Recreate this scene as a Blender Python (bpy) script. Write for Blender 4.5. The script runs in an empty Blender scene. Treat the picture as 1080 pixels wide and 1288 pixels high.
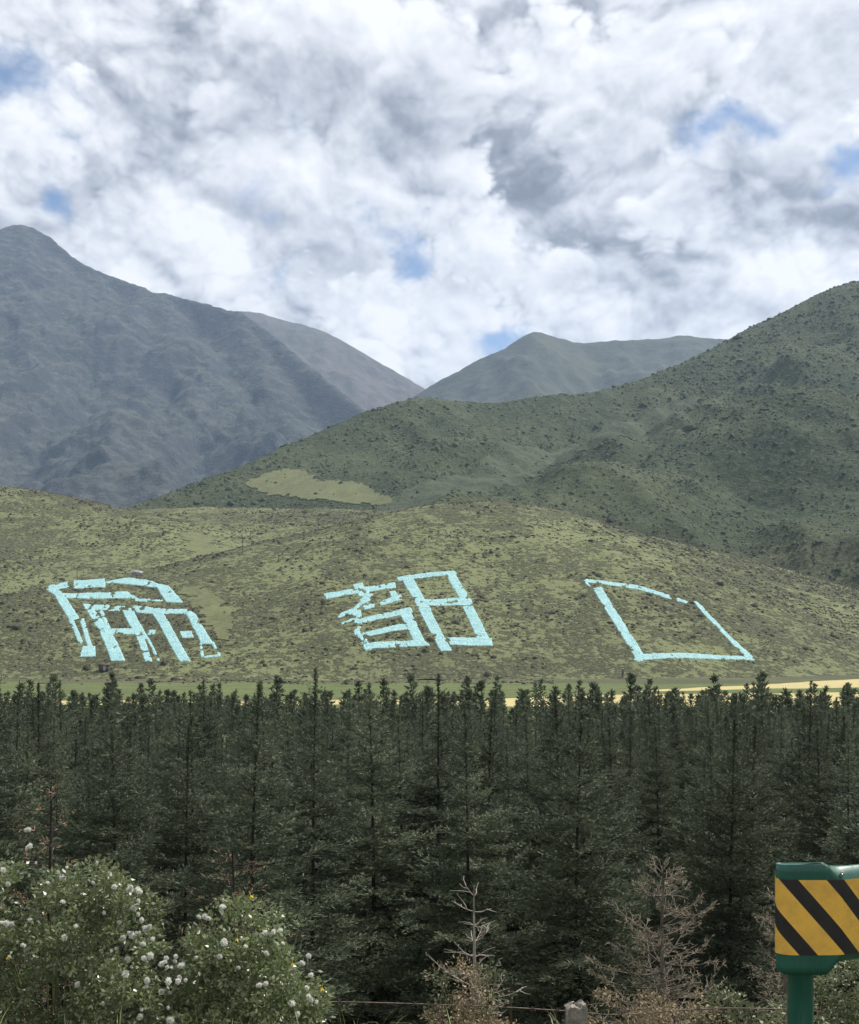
import bpy, bmesh, math, random
import numpy as np
from mathutils import Vector, Matrix

# ------------------------------------------------------------------ camera, sky, sun, exposure
SC = bpy.context.scene
COL = SC.collection
F, CX, HY = 1600.0, 540.0, 820.0          # focal length in photo pixels, optical centre, eye level

cam_d = bpy.data.cameras.new('camera')
cam = bpy.data.objects.new('camera', cam_d); COL.objects.link(cam)
cam.location = (0, 0, 0); cam.rotation_euler = (math.radians(90), 0, 0)
cam_d.sensor_fit = 'HORIZONTAL'; cam_d.sensor_width = 36.0
cam_d.lens = 36.0 * F / 1080.0
cam_d.shift_y = (HY - 644.0) / 1080.0
cam_d.clip_start = 0.1; cam_d.clip_end = 40000
SC.camera = cam

SUN_AZ = math.radians(60)      # to the right of the view direction
SUN_EL = math.radians(56)
sdir = Vector((math.sin(SUN_AZ) * math.cos(SUN_EL), math.cos(SUN_AZ) * math.cos(SUN_EL), math.sin(SUN_EL)))
sl = bpy.data.lights.new('sun', 'SUN'); so = bpy.data.objects.new('sun', sl); COL.objects.link(so)
sl.energy = 5.0; sl.angle = math.radians(1.5); sl.color = (1.0, 0.955, 0.89)
so.rotation_euler = (-sdir).to_track_quat('-Z', 'Y').to_euler()
so.location = (20, -20, 60)

vs = SC.view_settings
SC.display_settings.display_device = 'sRGB'
vs.view_transform = 'Standard'; vs.look = 'None'; vs.exposure = 0.32; vs.gamma = 1.0
vs.use_curve_mapping = False


class NT:
    """small node-graph helper"""
    def __init__(s, tree):
        s.t = tree; s.n = tree.nodes; s.l = tree.links

    def node(s, typ, ins=None, **kw):
        nd = s.n.new(typ)
        for k, v in kw.items():
            setattr(nd, k, v)
        for k, v in (ins or {}).items():
            sock = nd.inputs[k]
            if isinstance(v, bpy.types.NodeSocket):
                s.l.new(v, sock)
            else:
                sock.default_value = v
        return nd

    def math(s, op, a, b=0.0, c=None, clamp=False):
        ins = {0: a, 1: b}
        if c is not None:
            ins[2] = c
        return s.node('ShaderNodeMath', ins, operation=op, use_clamp=clamp).outputs[0]

    def vmath(s, op, a, b=None, scale=None):
        nd = s.node('ShaderNodeVectorMath', None, operation=op)
        for i, v in ((0, a), (1, b)):
            if v is None:
                continue
            if isinstance(v, bpy.types.NodeSocket):
                s.l.new(v, nd.inputs[i])
            else:
                nd.inputs[i].default_value = v
        if scale is not None:
            if isinstance(scale, bpy.types.NodeSocket):
                s.l.new(scale, nd.inputs['Scale'])
            else:
                nd.inputs['Scale'].default_value = scale
        return nd.outputs['Value'] if op in ('LENGTH', 'DOT_PRODUCT', 'DISTANCE') else nd.outputs[0]

    def noise(s, vec, scale, detail=4.0, rough=0.55, dist=0.0, color=False, lac=2.0):
        nd = s.node('ShaderNodeTexNoise', {'Scale': scale, 'Detail': detail, 'Roughness': rough, 'Distortion': dist, 'Lacunarity': lac})
        if vec is not None:
            s.l.new(vec, nd.inputs['Vector'])
        return nd.outputs['Color' if color else 'Fac']

    def remap(s, v, a, b, c=0.0, d=1.0, smooth=True):
        return s.node('ShaderNodeMapRange', {0: v, 1: a, 2: b, 3: c, 4: d},
                      interpolation_type='SMOOTHSTEP' if smooth else 'LINEAR').outputs[0]

    def mix(s, f, a, b, typ='MIX'):
        nd = s.node('ShaderNodeMix', None, data_type='RGBA', blend_type=typ)
        for sock, v in ((nd.inputs[0], f), (nd.inputs[6], a), (nd.inputs[7], b)):
            if isinstance(v, bpy.types.NodeSocket):
                s.l.new(v, sock)
            elif sock == nd.inputs[0]:
                sock.default_value = v
            else:
                sock.default_value = (*v, 1.0) if len(v) == 3 else v
        return nd.outputs[2]


world = bpy.data.worlds.new('World'); SC.world = world
world.use_nodes = True
world.cycles.sampling_method = 'MANUAL'; world.cycles.sample_map_resolution = 512
wt = NT(world.node_tree)
world.node_tree.nodes.clear()


def build_sky():
    w = wt
    out = w.node('ShaderNodeOutputWorld')
    sky = w.node('ShaderNodeTexSky', sky_type='NISHITA', sun_disc=False, sun_elevation=SUN_EL,
                 sun_rotation=SUN_AZ, altitude=2800.0, air_density=1.0, dust_density=0.6, ozone_density=1.0)
    tc = w.node('ShaderNodeTexCoord').outputs['Generated']
    d = w.vmath('NORMALIZE', tc)
    p = w.vmath('MULTIPLY', d, (1.0, 1.0, 1.30))

    def cnoise(vec, sc, det, r):
        return w.vmath('SUBTRACT', w.noise(vec, sc, det, r, color=True), (0.5, 0.5, 0.5))
    warp = cnoise(p, 4.5, 2.0, 0.5)
    warp2 = cnoise(p, 17.0, 4.0, 0.6)
    pw = w.vmath('ADD', p, w.vmath('SCALE', warp, scale=0.05))
    pw = w.vmath('ADD', pw, w.vmath('SCALE', warp2, scale=0.006))

    def billow(vec):
        """heaped cloud: rounded lumps of several sizes over a broad swell"""
        acc = w.math('MULTIPLY', w.noise(vec, 4.2, 2.0, 0.5), 0.80)
        for sc, k in ((7.5, 0.40), (15.0, 0.23), (31.0, 0.125), (64.0, 0.066), (130.0, 0.034)):
            vv = w.vmath('ADD', vec, (sc * 0.37, sc * 0.11, -sc * 0.23))
            n_ = w.math('ABSOLUTE', w.math('SUBTRACT', w.noise(vv, sc, 0.0, 0.5), 0.5))
            acc = w.math('ADD', acc, w.math('MULTIPLY', n_, k * 1.5))
        return acc

    dens = billow(pw)
    L1 = Vector((0.35, 0.0, 1.0)).normalized()
    near_s = billow(w.vmath('ADD', pw, tuple(L1 * 0.010)))
    far_s = billow(w.vmath('ADD', pw, tuple(L1 * 0.040)))

    wob = w.vmath('ADD', d, w.vmath('SCALE', warp, scale=0.12))
    wob = w.vmath('ADD', wob, w.vmath('SCALE', warp2, scale=0.055))

    def spot(px, py, rx, ry):
        """soft patch of the sky in the direction of a photo point"""
        v = Vector(((px - CX) / F, 1.0, (HY - py) / F)); v.normalize()
        q = w.vmath('SUBTRACT', wob, tuple(v))
        q = w.vmath('MULTIPLY', q, (F / rx, F / (0.5 * (rx + ry)), F / ry))
        return w.remap(w.vmath('LENGTH', q), 0.0, 1.6, 1.0, 0.0)

    def spots(lst):
        acc = None
        for (px, py, rx, ry, k) in lst:
            t = w.math('MULTIPLY', spot(px, py, rx, ry), k)
            acc = t if acc is None else w.math('MAXIMUM', acc, t)
        return acc
    gap = spots(((10, 150, 100, 70, 1.35), (85, 190, 60, 40, 1.0), (955, 168, 100, 36, 1.3), (1060, 205, 70, 50, 1.25), (648, 404, 84, 36, 1.35),
                 (510, 322, 60, 40, 0.85), (325, 368, 75, 50, 0.75), (62, 250, 40, 48, 1.1), (450, 290, 60, 30, 0.5), (120, 120, 50, 30, 0.5)))
    dark = spots(((500, 135, 210, 70, 1.0), (275, 140, 100, 80, 0.65), (720, 185, 150, 42, 0.55), (640, 70, 80, 50, 0.35), (430, 130, 120, 50, 0.65),
                  (960, 290, 150, 55, 0.50), (800, 320, 130, 45, 0.35), (180, 290, 100, 40, 0.3), (300, 50, 70, 40, 0.3)))

    fray = w.math('MULTIPLY', w.math('SUBTRACT', w.noise(pw, 24.0, 9.0, 0.65), 0.5), 0.22)
    cov = w.remap(w.math('ADD', fray, w.math('SUBTRACT', dens, w.math('MULTIPLY', gap, 0.30))), 0.18, 0.40, 0.05, 1.0)
    lit = w.math('ADD', w.math('MULTIPLY', w.math('SUBTRACT', dens, near_s), 3.6), w.math('MULTIPLY', w.math('SUBTRACT', dens, far_s), 2.4))
    fine = w.math('SUBTRACT', w.noise(pw, 34.0, 8.0, 0.62), 0.5)
    body = w.math('SUBTRACT', w.noise(pw, 3.3, 5.0, 0.5), 0.5)
    v = w.math('ADD', 0.60, w.math('MULTIPLY', lit, 0.70))
    v = w.math('SUBTRACT', v, w.math('MULTIPLY', body, 0.48))
    # a nearer layer of heaps with crisp lit rims, overlapping the layer behind
    pf = w.vmath('ADD', pw, (1.7, 0.4, 2.3))
    df = billow(pf)
    front = w.remap(w.math('ADD', df, w.math('MULTIPLY', fray, 0.45)), 0.565, 0.635)
    core = w.remap(df, 0.60, 0.86, 1.0, 0.0)
    lit_f = w.math('ADD', w.math('MULTIPLY', w.math('SUBTRACT', df, billow(w.vmath('ADD', pf, tuple(L1 * 0.012)))), 4.2),
                   w.math('MULTIPLY', w.math('SUBTRACT', df, billow(w.vmath('ADD', pf, tuple(L1 * 0.045)))), 1.6))
    vf = w.math('ADD', w.math('ADD', 0.56, w.math('MULTIPLY', core, 0.20)), w.math('MULTIPLY', lit_f, 0.60))
    v = w.math('ADD', w.math('MULTIPLY', v, w.math('SUBTRACT', 1.0, front)), w.math('MULTIPLY', vf, front))
    v = w.math('SUBTRACT', v, w.math('MULTIPLY', dark, 0.16))
    v = w.math('ADD', v, w.math('MULTIPLY', fine, 0.16))
    v = w.math('ADD', v, 0.02)
    cr = w.node('ShaderNodeValToRGB', {0: v})
    els = cr.color_ramp.elements
    stops = ((0.0, (0.20, 0.215, 0.255)), (0.28, (0.32, 0.34, 0.39)), (0.5, (0.54, 0.56, 0.615)), (0.75, (0.81, 0.825, 0.87)), (1.0, (1.0, 1.0, 1.0)))
    els[0].position, els[0].color = stops[0][0], (*stops[0][1], 1)
    els[1].position, els[1].color = stops[-1][0], (*stops[-1][1], 1)
    for ps, c in stops[1:-1]:
        e = els.new(ps); e.color = (*c, 1)
    bg_blue = w.node('ShaderNodeBackground', {'Color': sky.outputs[0], 'Strength': 0.11})
    bg_cloud = w.node('ShaderNodeBackground', {'Color': cr.outputs[0], 'Strength': 0.84})
    ms = w.node('ShaderNodeMixShader', {0: cov, 1: bg_blue.outputs[0], 2: bg_cloud.outputs[0]})
    w.l.new(ms.outputs[0], out.inputs['Surface'])


build_sky()

# ------------------------------------------------------------------ helpers
RNG = np.random.default_rng(7)
random.seed(7)


def P(px, py, Y):
    return ((px - CX) / F * Y, Y, (HY - py) / F * Y)


def _hash(ix, iy, seed):
    h = (ix.astype(np.int64) * 374761393 + iy.astype(np.int64) * 668265263 + seed * 974711) & 0xffffffff
    h = ((h ^ (h >> 13)) * 1274126177) & 0xffffffff
    h = h ^ (h >> 16)
    return h.astype(np.float64) / 4294967295.0


def perlin(x, y, seed=0):
    x = np.asarray(x, float); y = np.asarray(y, float)
    ix = np.floor(x); iy = np.floor(y); fx = x - ix; fy = y - iy
    u = fx * fx * fx * (fx * (fx * 6 - 15) + 10); v = fy * fy * fy * (fy * (fy * 6 - 15) + 10)

    def g(dx, dy):
        a = _hash(ix + dx, iy + dy, seed) * 2 * math.pi
        return np.cos(a) * (fx - dx) + np.sin(a) * (fy - dy)
    n0 = g(0, 0) * (1 - u) + g(1, 0) * u
    n1 = g(0, 1) * (1 - u) + g(1, 1) * u
    return (n0 * (1 - v) + n1 * v) * 1.5


def fbm(x, y, oct=5, seed=0, gain=0.5):
    s = 0; a = 1.0; t = 0
    for o in range(oct):
        s = s + a * perlin(x * 2 ** o + 13.7 * o, y * 2 ** o - 7.3 * o, seed + o); t += a; a *= gain
    return s / t


def ridged(x, y, oct=5, seed=0, gain=0.5):
    s = 0; a = 1.0; t = 0
    for o in range(oct):
        n = 1 - np.abs(perlin(x * 2 ** o + 3.1 * o, y * 2 ** o + 9.2 * o, seed + o)) * 1.6
        s = s + a * n; t += a; a *= gain
    return s / t


def mesh_np(name, V, faces):
    """faces: list of int arrays (M,k)"""
    me = bpy.data.meshes.new(name)
    V = np.ascontiguousarray(V, dtype=np.float32)
    if not isinstance(faces, (list, tuple)):
        faces = [faces]
    faces = [np.asarray(f, dtype=np.int32) for f in faces if len(f)]
    loops = np.concatenate([f.ravel() for f in faces])
    tot = np.concatenate([np.full(len(f), f.shape[1], np.int32) for f in faces])
    start = np.concatenate([[0], np.cumsum(tot)[:-1]]).astype(np.int32)
    me.vertices.add(len(V)); me.vertices.foreach_set('co', V.ravel())
    me.loops.add(len(loops)); me.loops.foreach_set('vertex_index', loops)
    me.polygons.add(len(tot)); me.polygons.foreach_set('loop_start', start); me.polygons.foreach_set('loop_total', tot)
    me.update(calc_edges=True)
    return me


def smooth(me):
    me.polygons.foreach_set('use_smooth', np.ones(len(me.polygons), bool)); me.update()


def link(name, me, mat=None, parent=None, loc=None):
    o = bpy.data.objects.new(name, me); COL.objects.link(o)
    if mat is not None and me is not None and len(me.materials) == 0:
        me.materials.append(mat)
    if parent is not None:
        o.parent = parent
    if loc is not None:
        o.location = loc
    return o


def tag(o, label=None, cat=None, group=None, kind=None):
    for k, v in (('label', label), ('category', cat), ('group', group), ('kind', kind)):
        if v:
            o[k] = v
    return o


def empty(name, loc=(0, 0, 0), label=None, cat=None, group=None, rz=0.0, sc=1.0):
    o = bpy.data.objects.new(name, None); COL.objects.link(o)
    o.empty_display_size = 0.2
    o.location = loc; o.rotation_euler = (0, 0, rz); o.scale = (sc, sc, sc)
    return tag(o, label, cat, group)


class MB:
    """collects tubes / boxes / quads in numpy-friendly lists"""
    def __init__(s):
        s.v = []; s.q = []; s.t = []; s.n = 0

    def add(s, V, q=None, t=None):
        V = np.asarray(V, float).reshape(-1, 3)
        if q is not None and len(q):
            s.q.append(np.asarray(q, int) + s.n)
        if t is not None and len(t):
            s.t.append(np.asarray(t, int) + s.n)
        s.v.append(V); s.n += len(V)

    def tube(s, pts, rad, sides=5, cap=True):
        pts = np.asarray(pts, float); rad = np.broadcast_to(np.asarray(rad, float), (len(pts),))
        tan = np.gradient(pts, axis=0); tan /= np.linalg.norm(tan, axis=1, keepdims=True) + 1e-9
        up = np.array([0, 0, 1.0]) if abs(tan[0, 2]) < 0.9 else np.array([1.0, 0, 0])
        a = np.cross(tan, up); a /= np.linalg.norm(a, axis=1, keepdims=True) + 1e-9
        b = np.cross(tan, a)
        th = np.arange(sides) * 2 * math.pi / sides
        V = pts[:, None, :] + rad[:, None, None] * (a[:, None, :] * np.cos(th)[None, :, None] + b[:, None, :] * np.sin(th)[None, :, None])
        q = []
        for i in range(len(pts) - 1):
            for k in range(sides):
                q.append((i * sides + k, i * sides + (k + 1) % sides, (i + 1) * sides + (k + 1) % sides, (i + 1) * sides + k))
        t = []
        if cap:
            m = (len(pts) - 1) * sides
            for k in range(1, sides - 1):
                t.append((0, k, k + 1)); t.append((m, m + k + 1, m + k))
        s.add(V.reshape(-1, 3), q, t)

    def box(s, c, h, rot=None):
        V = np.array([(x, y, z) for x in (-1, 1) for y in (-1, 1) for z in (-1, 1)], float) * np.asarray(h)
        if rot is not None:
            V = V @ np.array(rot).T
        s.add(V + np.asarray(c), [(0, 1, 3, 2), (4, 6, 7, 5), (0, 4, 5, 1), (2, 3, 7, 6), (0, 2, 6, 4), (1, 5, 7, 3)])

    def mesh(s, name):
        f = []
        if s.q:
            f.append(np.concatenate(s.q))
        if s.t:
            f.append(np.concatenate(s.t))
        return mesh_np(name, np.concatenate(s.v), f)


def unit(v):
    return v / (np.linalg.norm(v, axis=-1, keepdims=True) + 1e-9)


def sprays(p, d, l, w, rng, mid=0.45):
    """diamond blades: base p, direction d, length l, width w, random roll -> verts, quads"""
    n = len(p)
    r = rng.normal(size=(n, 3))
    s = unit(np.cross(d, r))
    l = np.broadcast_to(l, (n,))[:, None]; w = np.broadcast_to(w, (n,))[:, None]
    V = np.stack([p, p + d * l * mid + s * w * 0.5, p + d * l, p + d * l * mid - s * w * 0.5], axis=1)
    q = np.arange(n * 4).reshape(n, 4)
    return V.reshape(-1, 3), q


# ------------------------------------------------------------------ materials
def new_mat(name):
    m = bpy.data.materials.new(name); m.use_nodes = True
    nt = NT(m.node_tree); m.node_tree.nodes.clear()
    out = nt.node('ShaderNodeOutputMaterial')
    return m, nt, out


def leaf_mat(name, c1, c2, scale=2.0, rough=0.5, trans=0.3, spec=0.4, obj_var=0.25, tcol=None):
    m, n, out = new_mat(name)
    geo = n.node('ShaderNodeNewGeometry'); info = n.node('ShaderNodeObjectInfo')
    f = n.noise(geo.outputs['Position'], scale, 3.0, 0.6)
    f = n.remap(f, 0.3, 0.7)
    f = n.math('ADD', n.math('MULTIPLY', f, 0.6), n.math('MULTIPLY', geo.outputs['Random Per Island'], 0.4))
    c = n.mix(f, c1, c2)
    hv = n.node('ShaderNodeHueSaturation', {'Color': c, 'Value': n.remap(info.outputs['Random'], 0, 1, 1 - obj_var, 1 + obj_var, False)})
    c = hv.outputs[0]
    b = n.node('ShaderNodeBsdfPrincipled', {'Base Color': c, 'Roughness': rough, 'Specular IOR Level': spec})
    if trans > 0:
        tc_ = n.mix(0.5, c, tcol) if tcol else c
        tr = n.node('ShaderNodeBsdfTranslucent', {'Color': tc_})
        ms = n.node('ShaderNodeMixShader', {0: trans, 1: b.outputs[0], 2: tr.outputs[0]})
        n.l.new(ms.outputs[0], out.inputs[0])
    else:
        n.l.new(b.outputs[0], out.inputs[0])
    return m


def plain_mat(name, c1, c2, scale=5.0, rough=0.8, bump=0.0, spec=0.3, metallic=0.0, bdist=0.02, detail=6.0, coord='Position'):
    m, n, out = new_mat(name)
    if coord == 'Position':
        v = n.node('ShaderNodeNewGeometry').outputs['Position']
    else:
        v = n.node('ShaderNodeTexCoord').outputs['Object']
    f = n.noise(v, scale, detail, 0.6)
    c = n.mix(n.remap(f, 0.3, 0.7), c1, c2)
    b = n.node('ShaderNodeBsdfPrincipled', {'Base Color': c, 'Roughness': rough, 'Specular IOR Level': spec, 'Metallic': metallic})
    if bump > 0:
        bp = n.node('ShaderNodeBump', {'Strength': bump, 'Distance': bdist, 'Height': n.noise(v, scale * 4, 6.0, 0.65)})
        n.l.new(bp.outputs[0], b.inputs['Normal'])
    n.l.new(b.outputs[0], out.inputs[0])
    return m


def terrain_mat(name, cols, s_big, s_mid, s_fine, bump, bdist, steep=None, stretch=(1, 1, 1), rough=0.95):
    """cols: low, mid, high colour mixed by three noises; steep: colour on steep faces"""
    m, n, out = new_mat(name)
    geo = n.node('ShaderNodeNewGeometry')
    v = n.vmath('MULTIPLY', geo.outputs['Position'], stretch)
    a = n.remap(n.noise(v, s_big, 5.0, 0.6, 0.4), 0.32, 0.68)
    b_ = n.remap(n.noise(v, s_mid, 7.0, 0.65, 0.3), 0.34, 0.66)
    c_ = n.remap(n.noise(v, s_fine, 6.0, 0.7), 0.35, 0.65)
    c = n.mix(a, cols[0], cols[1])
    c = n.mix(n.math('MULTIPLY', b_, 0.7), c, cols[2])
    c = n.mix(n.math('MULTIPLY', c_, 0.55), c, cols[3])
    if steep:
        nz = n.node('ShaderNodeSeparateXYZ', {0: geo.outputs['True Normal']}).outputs[2]
        st = n.remap(n.math('ADD', nz, n.math('MULTIPLY', n.math('SUBTRACT', b_, 0.5), 0.12)), steep[1], steep[2], 1.0, 0.0)
        c = n.mix(n.math('MULTIPLY', st, steep[3]), c, steep[0])
    bs = n.node('ShaderNodeBsdfPrincipled', {'Base Color': c, 'Roughness': rough, 'Specular IOR Level': 0.1})
    h = n.math('ADD', n.noise(v, s_mid * 2.0, 8.0, 0.7), n.math('MULTIPLY', n.noise(v, s_fine, 6.0, 0.7), 0.4))
    bp = n.node('ShaderNodeBump', {'Strength': bump, 'Distance': bdist, 'Height': h})
    n.l.new(bp.outputs[0], bs.inputs['Normal'])
    n.l.new(bs.outputs[0], out.inputs[0])
    return m


M = {}
M['ground'] = terrain_mat('ground', [(0.06, 0.070, 0.034), (0.10, 0.105, 0.052), (0.04, 0.045, 0.025), (0.12, 0.115, 0.065)], 0.02, 0.12, 2.0, 0.6, 0.3)


def hill_mat():
    m, n, out = new_mat('hill_grass')
    v = n.node('ShaderNodeNewGeometry').outputs['Position']
    big = n.remap(n.noise(v, 0.010, 5.0, 0.6, 0.5), 0.35, 0.65)
    mid = n.noise(v, 0.07, 7.0, 0.7, 0.4)
    fin = n.noise(v, 0.42, 6.0, 0.68)
    tus = n.noise(v, 1.1, 4.0, 0.6)
    grass = n.mix(big, (0.108, 0.120, 0.058), (0.148, 0.168, 0.076))
    grass = n.mix(n.math('MULTIPLY', n.remap(tus, 0.35, 0.65), 0.45), grass, (0.205, 0.205, 0.120))
    heath = n.mix(n.remap(fin, 0.35, 0.65), (0.044, 0.050, 0.030), (0.082, 0.080, 0.052))
    k = n.math('ADD', n.math('MULTIPLY', mid, 0.42), n.math('MULTIPLY', fin, 0.58))
    k = n.math('SUBTRACT', k, n.math('MULTIPLY', big, 0.045))
    mask = n.remap(k, 0.455, 0.535)
    c = n.mix(n.math('MULTIPLY', mask, 0.72), grass, heath)
    b = n.node('ShaderNodeBsdfPrincipled', {'Base Color': c, 'Roughness': 0.95, 'Specular IOR Level': 0.1})
    h = n.math('ADD', n.math('MULTIPLY', mask, 0.8), n.math('ADD', fin, n.math('MULTIPLY', tus, 0.4)))
    bp = n.node('ShaderNodeBump', {'Strength': 0.9, 'Distance': 0.9, 'Height': h})
    n.l.new(bp.outputs[0], b.inputs['Normal'])
    n.l.new(b.outputs[0], out.inputs[0])
    return m


M['hill'] = hill_mat()


def green_mat():
    m, n, out = new_mat('green_slope')
    v = n.node('ShaderNodeNewGeometry').outputs['Position']
    z = n.node('ShaderNodeSeparateXYZ', {0: v}).outputs[2]
    big = n.remap(n.noise(v, 0.006, 5.0, 0.6, 0.4), 0.33, 0.67)
    mid = n.noise(v, 0.035, 7.0, 0.68, 0.3)
    fin = n.noise(v, 0.24, 6.0, 0.7)
    scrub = n.mix(big, (0.034, 0.050, 0.026), (0.078, 0.090, 0.048))
    scrub = n.mix(n.math('MULTIPLY', n.remap(mid, 0.42, 0.62), 0.6), scrub, (0.036, 0.048, 0.026))
    scrub = n.mix(n.math('MULTIPLY', n.remap(fin, 0.45, 0.68), 0.55), scrub, (0.125, 0.132, 0.078))
    low = n.mix(n.remap(fin, 0.40, 0.58), (0.120, 0.124, 0.066), (0.052, 0.056, 0.034))
    k = n.math('ADD', z, n.math('MULTIPLY', n.math('SUBTRACT', n.noise(v, 0.016, 6.0, 0.65), 0.5), 110.0))
    c = n.mix(n.remap(k, 35.0, 95.0, 0.85, 0.0), scrub, low)
    b = n.node('ShaderNodeBsdfPrincipled', {'Base Color': c, 'Roughness': 0.95, 'Specular IOR Level': 0.1})
    h = n.math('ADD', mid, n.math('MULTIPLY', fin, 0.5))
    bp = n.node('ShaderNodeBump', {'Strength': 1.0, 'Distance': 4.5, 'Height': h})
    n.l.new(bp.outputs[0], b.inputs['Normal']); n.l.new(b.outputs[0], out.inputs[0])
    return m


M['green'] = green_mat()
M['valley'] = terrain_mat('painted_valley_light', [(0.062, 0.078, 0.046), (0.084, 0.098, 0.060), (0.046, 0.058, 0.034), (0.105, 0.115, 0.072)], 0.01, 0.05, 0.25, 1.0, 2.5)  # paler grey-green, sunlight on the valley side put into the colour
M['blue'] = terrain_mat('far_slope', [(0.040, 0.049, 0.040), (0.086, 0.091, 0.068), (0.044, 0.048, 0.047), (0.135, 0.137, 0.130)], 0.0016, 0.009, 0.035, 0.9, 24.0,
                        steep=((0.050, 0.054, 0.060), 0.62, 0.74, 0.7))
M['scree'] = terrain_mat('scree_slope', [(0.115, 0.104, 0.098), (0.085, 0.08, 0.075), (0.135, 0.124, 0.116), (0.065, 0.068, 0.058)], 0.0014, 0.008, 0.03, 0.9, 14.0)
M['farhill'] = terrain_mat('far_grass_slope', [(0.046, 0.054, 0.034), (0.080, 0.084, 0.052), (0.042, 0.046, 0.036), (0.09, 0.09, 0.066)], 0.0014, 0.008, 0.04, 0.8, 10.0)
M['yellow'] = terrain_mat('ripe_field', [(0.42, 0.35, 0.16), (0.36, 0.31, 0.15), (0.48, 0.41, 0.20), (0.30, 0.27, 0.13)], 0.02, 0.2, 1.2, 0.5, 0.2)
M['meadow'] = terrain_mat('meadow', [(0.075, 0.115, 0.036), (0.115, 0.135, 0.050), (0.055, 0.075, 0.030), (0.13, 0.135, 0.062)], 0.03, 0.10, 0.6, 0.7, 0.5)
M['lawn'] = terrain_mat('short_turf', [(0.112, 0.122, 0.058), (0.142, 0.154, 0.072), (0.080, 0.088, 0.045), (0.17, 0.176, 0.092)], 0.02, 0.08, 0.5, 0.7, 0.4)
M['paint'] = plain_mat('pale_turquoise_stone', (0.205, 0.385, 0.395), (0.29, 0.475, 0.48), 0.5, 0.8, 0.3, bdist=0.1)
M['shrub_hill'] = leaf_mat('hill_shrub', (0.032, 0.036, 0.021), (0.078, 0.070, 0.042), 0.02, 0.8, 0.0, 0.1)
M['shrub_green'] = leaf_mat('mountain_shrub', (0.042, 0.057, 0.030), (0.085, 0.098, 0.054), 0.012, 0.8, 0.0, 0.1)
M['needle'] = leaf_mat('spruce_needles', (0.042, 0.060, 0.038), (0.140, 0.164, 0.104), 0.9, 0.65, 0.25, 0.15, 0.38)
M['bark'] = plain_mat('spruce_bark', (0.020, 0.017, 0.015), (0.042, 0.034, 0.029), 12.0, 0.9, 0.5)
M['deadwood'] = plain_mat('dead_wood', (0.20, 0.175, 0.15), (0.36, 0.32, 0.28), 14.0, 0.85, 0.3)
M['brownwood'] = plain_mat('brown_dead_wood', (0.085, 0.072, 0.058), (0.19, 0.165, 0.13), 14.0, 0.85, 0.3)
M['deadtwig'] = leaf_mat('dead_twigs', (0.16, 0.138, 0.100), (0.37, 0.315, 0.215), 6.0, 0.8, 0.1, 0.2)
M['redtwig'] = leaf_mat('rusty_dead_twigs', (0.26, 0.165, 0.10), (0.46, 0.33, 0.21), 6.0, 0.8, 0.1, 0.2)
M['leaf'] = leaf_mat('climber_leaves', (0.075, 0.105, 0.048), (0.26, 0.295, 0.16), 5.0, 0.34, 0.25, 0.5, tcol=(0.30, 0.38, 0.12))
M['graygreen'] = leaf_mat('grey_green_leaves', (0.09, 0.11, 0.055), (0.19, 0.205, 0.115), 5.0, 0.5, 0.3, 0.4)
M['tanleaf'] = leaf_mat('dry_leaves', (0.19, 0.145, 0.09), (0.38, 0.31, 0.20), 7.0, 0.7, 0.2, 0.2)
M['stem'] = plain_mat('green_stem', (0.09, 0.11, 0.04), (0.16, 0.16, 0.07), 10.0, 0.7)
M['fluff'] = leaf_mat('seed_fluff', (0.68, 0.68, 0.63), (0.84, 0.84, 0.79), 8.0, 0.6, 0.45, 0.3, 0.1)
M['petal'] = leaf_mat('yellow_petal', (0.75, 0.50, 0.02), (0.85, 0.60, 0.04), 8.0, 0.5, 0.3, 0.3, 0.05)
M['grass'] = leaf_mat('grass_blade', (0.14, 0.20, 0.06), (0.30, 0.34, 0.14), 4.0, 0.45, 0.35, 0.4)


def rail_paint():
    m, n, out = new_mat('green_rail_paint')
    v = n.node('ShaderNodeNewGeometry').outputs['Position']
    base = n.mix(n.remap(n.noise(v, 3.0, 5.0, 0.6), 0.35, 0.65), (0.008, 0.075, 0.052), (0.014, 0.105, 0.074))
    streak = n.remap(n.noise(n.vmath('MULTIPLY', v, (38.0, 38.0, 3.0)), 1.0, 6.0, 0.7), 0.52, 0.78)
    c = n.mix(n.math('MULTIPLY', streak, 0.35), base, (0.16, 0.18, 0.15))
    chip = n.remap(n.noise(v, 75.0, 4.0, 0.7), 0.70, 0.74)
    c = n.mix(n.math('MULTIPLY', chip, 0.6), c, (0.22, 0.20, 0.17))
    b = n.node('ShaderNodeBsdfPrincipled', {'Base Color': c, 'Roughness': n.remap(streak, 0, 1, 0.42, 0.75), 'Specular IOR Level': 0.45})
    bp = n.node('ShaderNodeBump', {'Strength': 0.12, 'Distance': 0.01, 'Height': n.noise(v, 11.0, 4.0, 0.6)})
    n.l.new(bp.outputs[0], b.inputs['Normal']); n.l.new(b.outputs[0], out.inputs[0])
    return m


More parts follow.
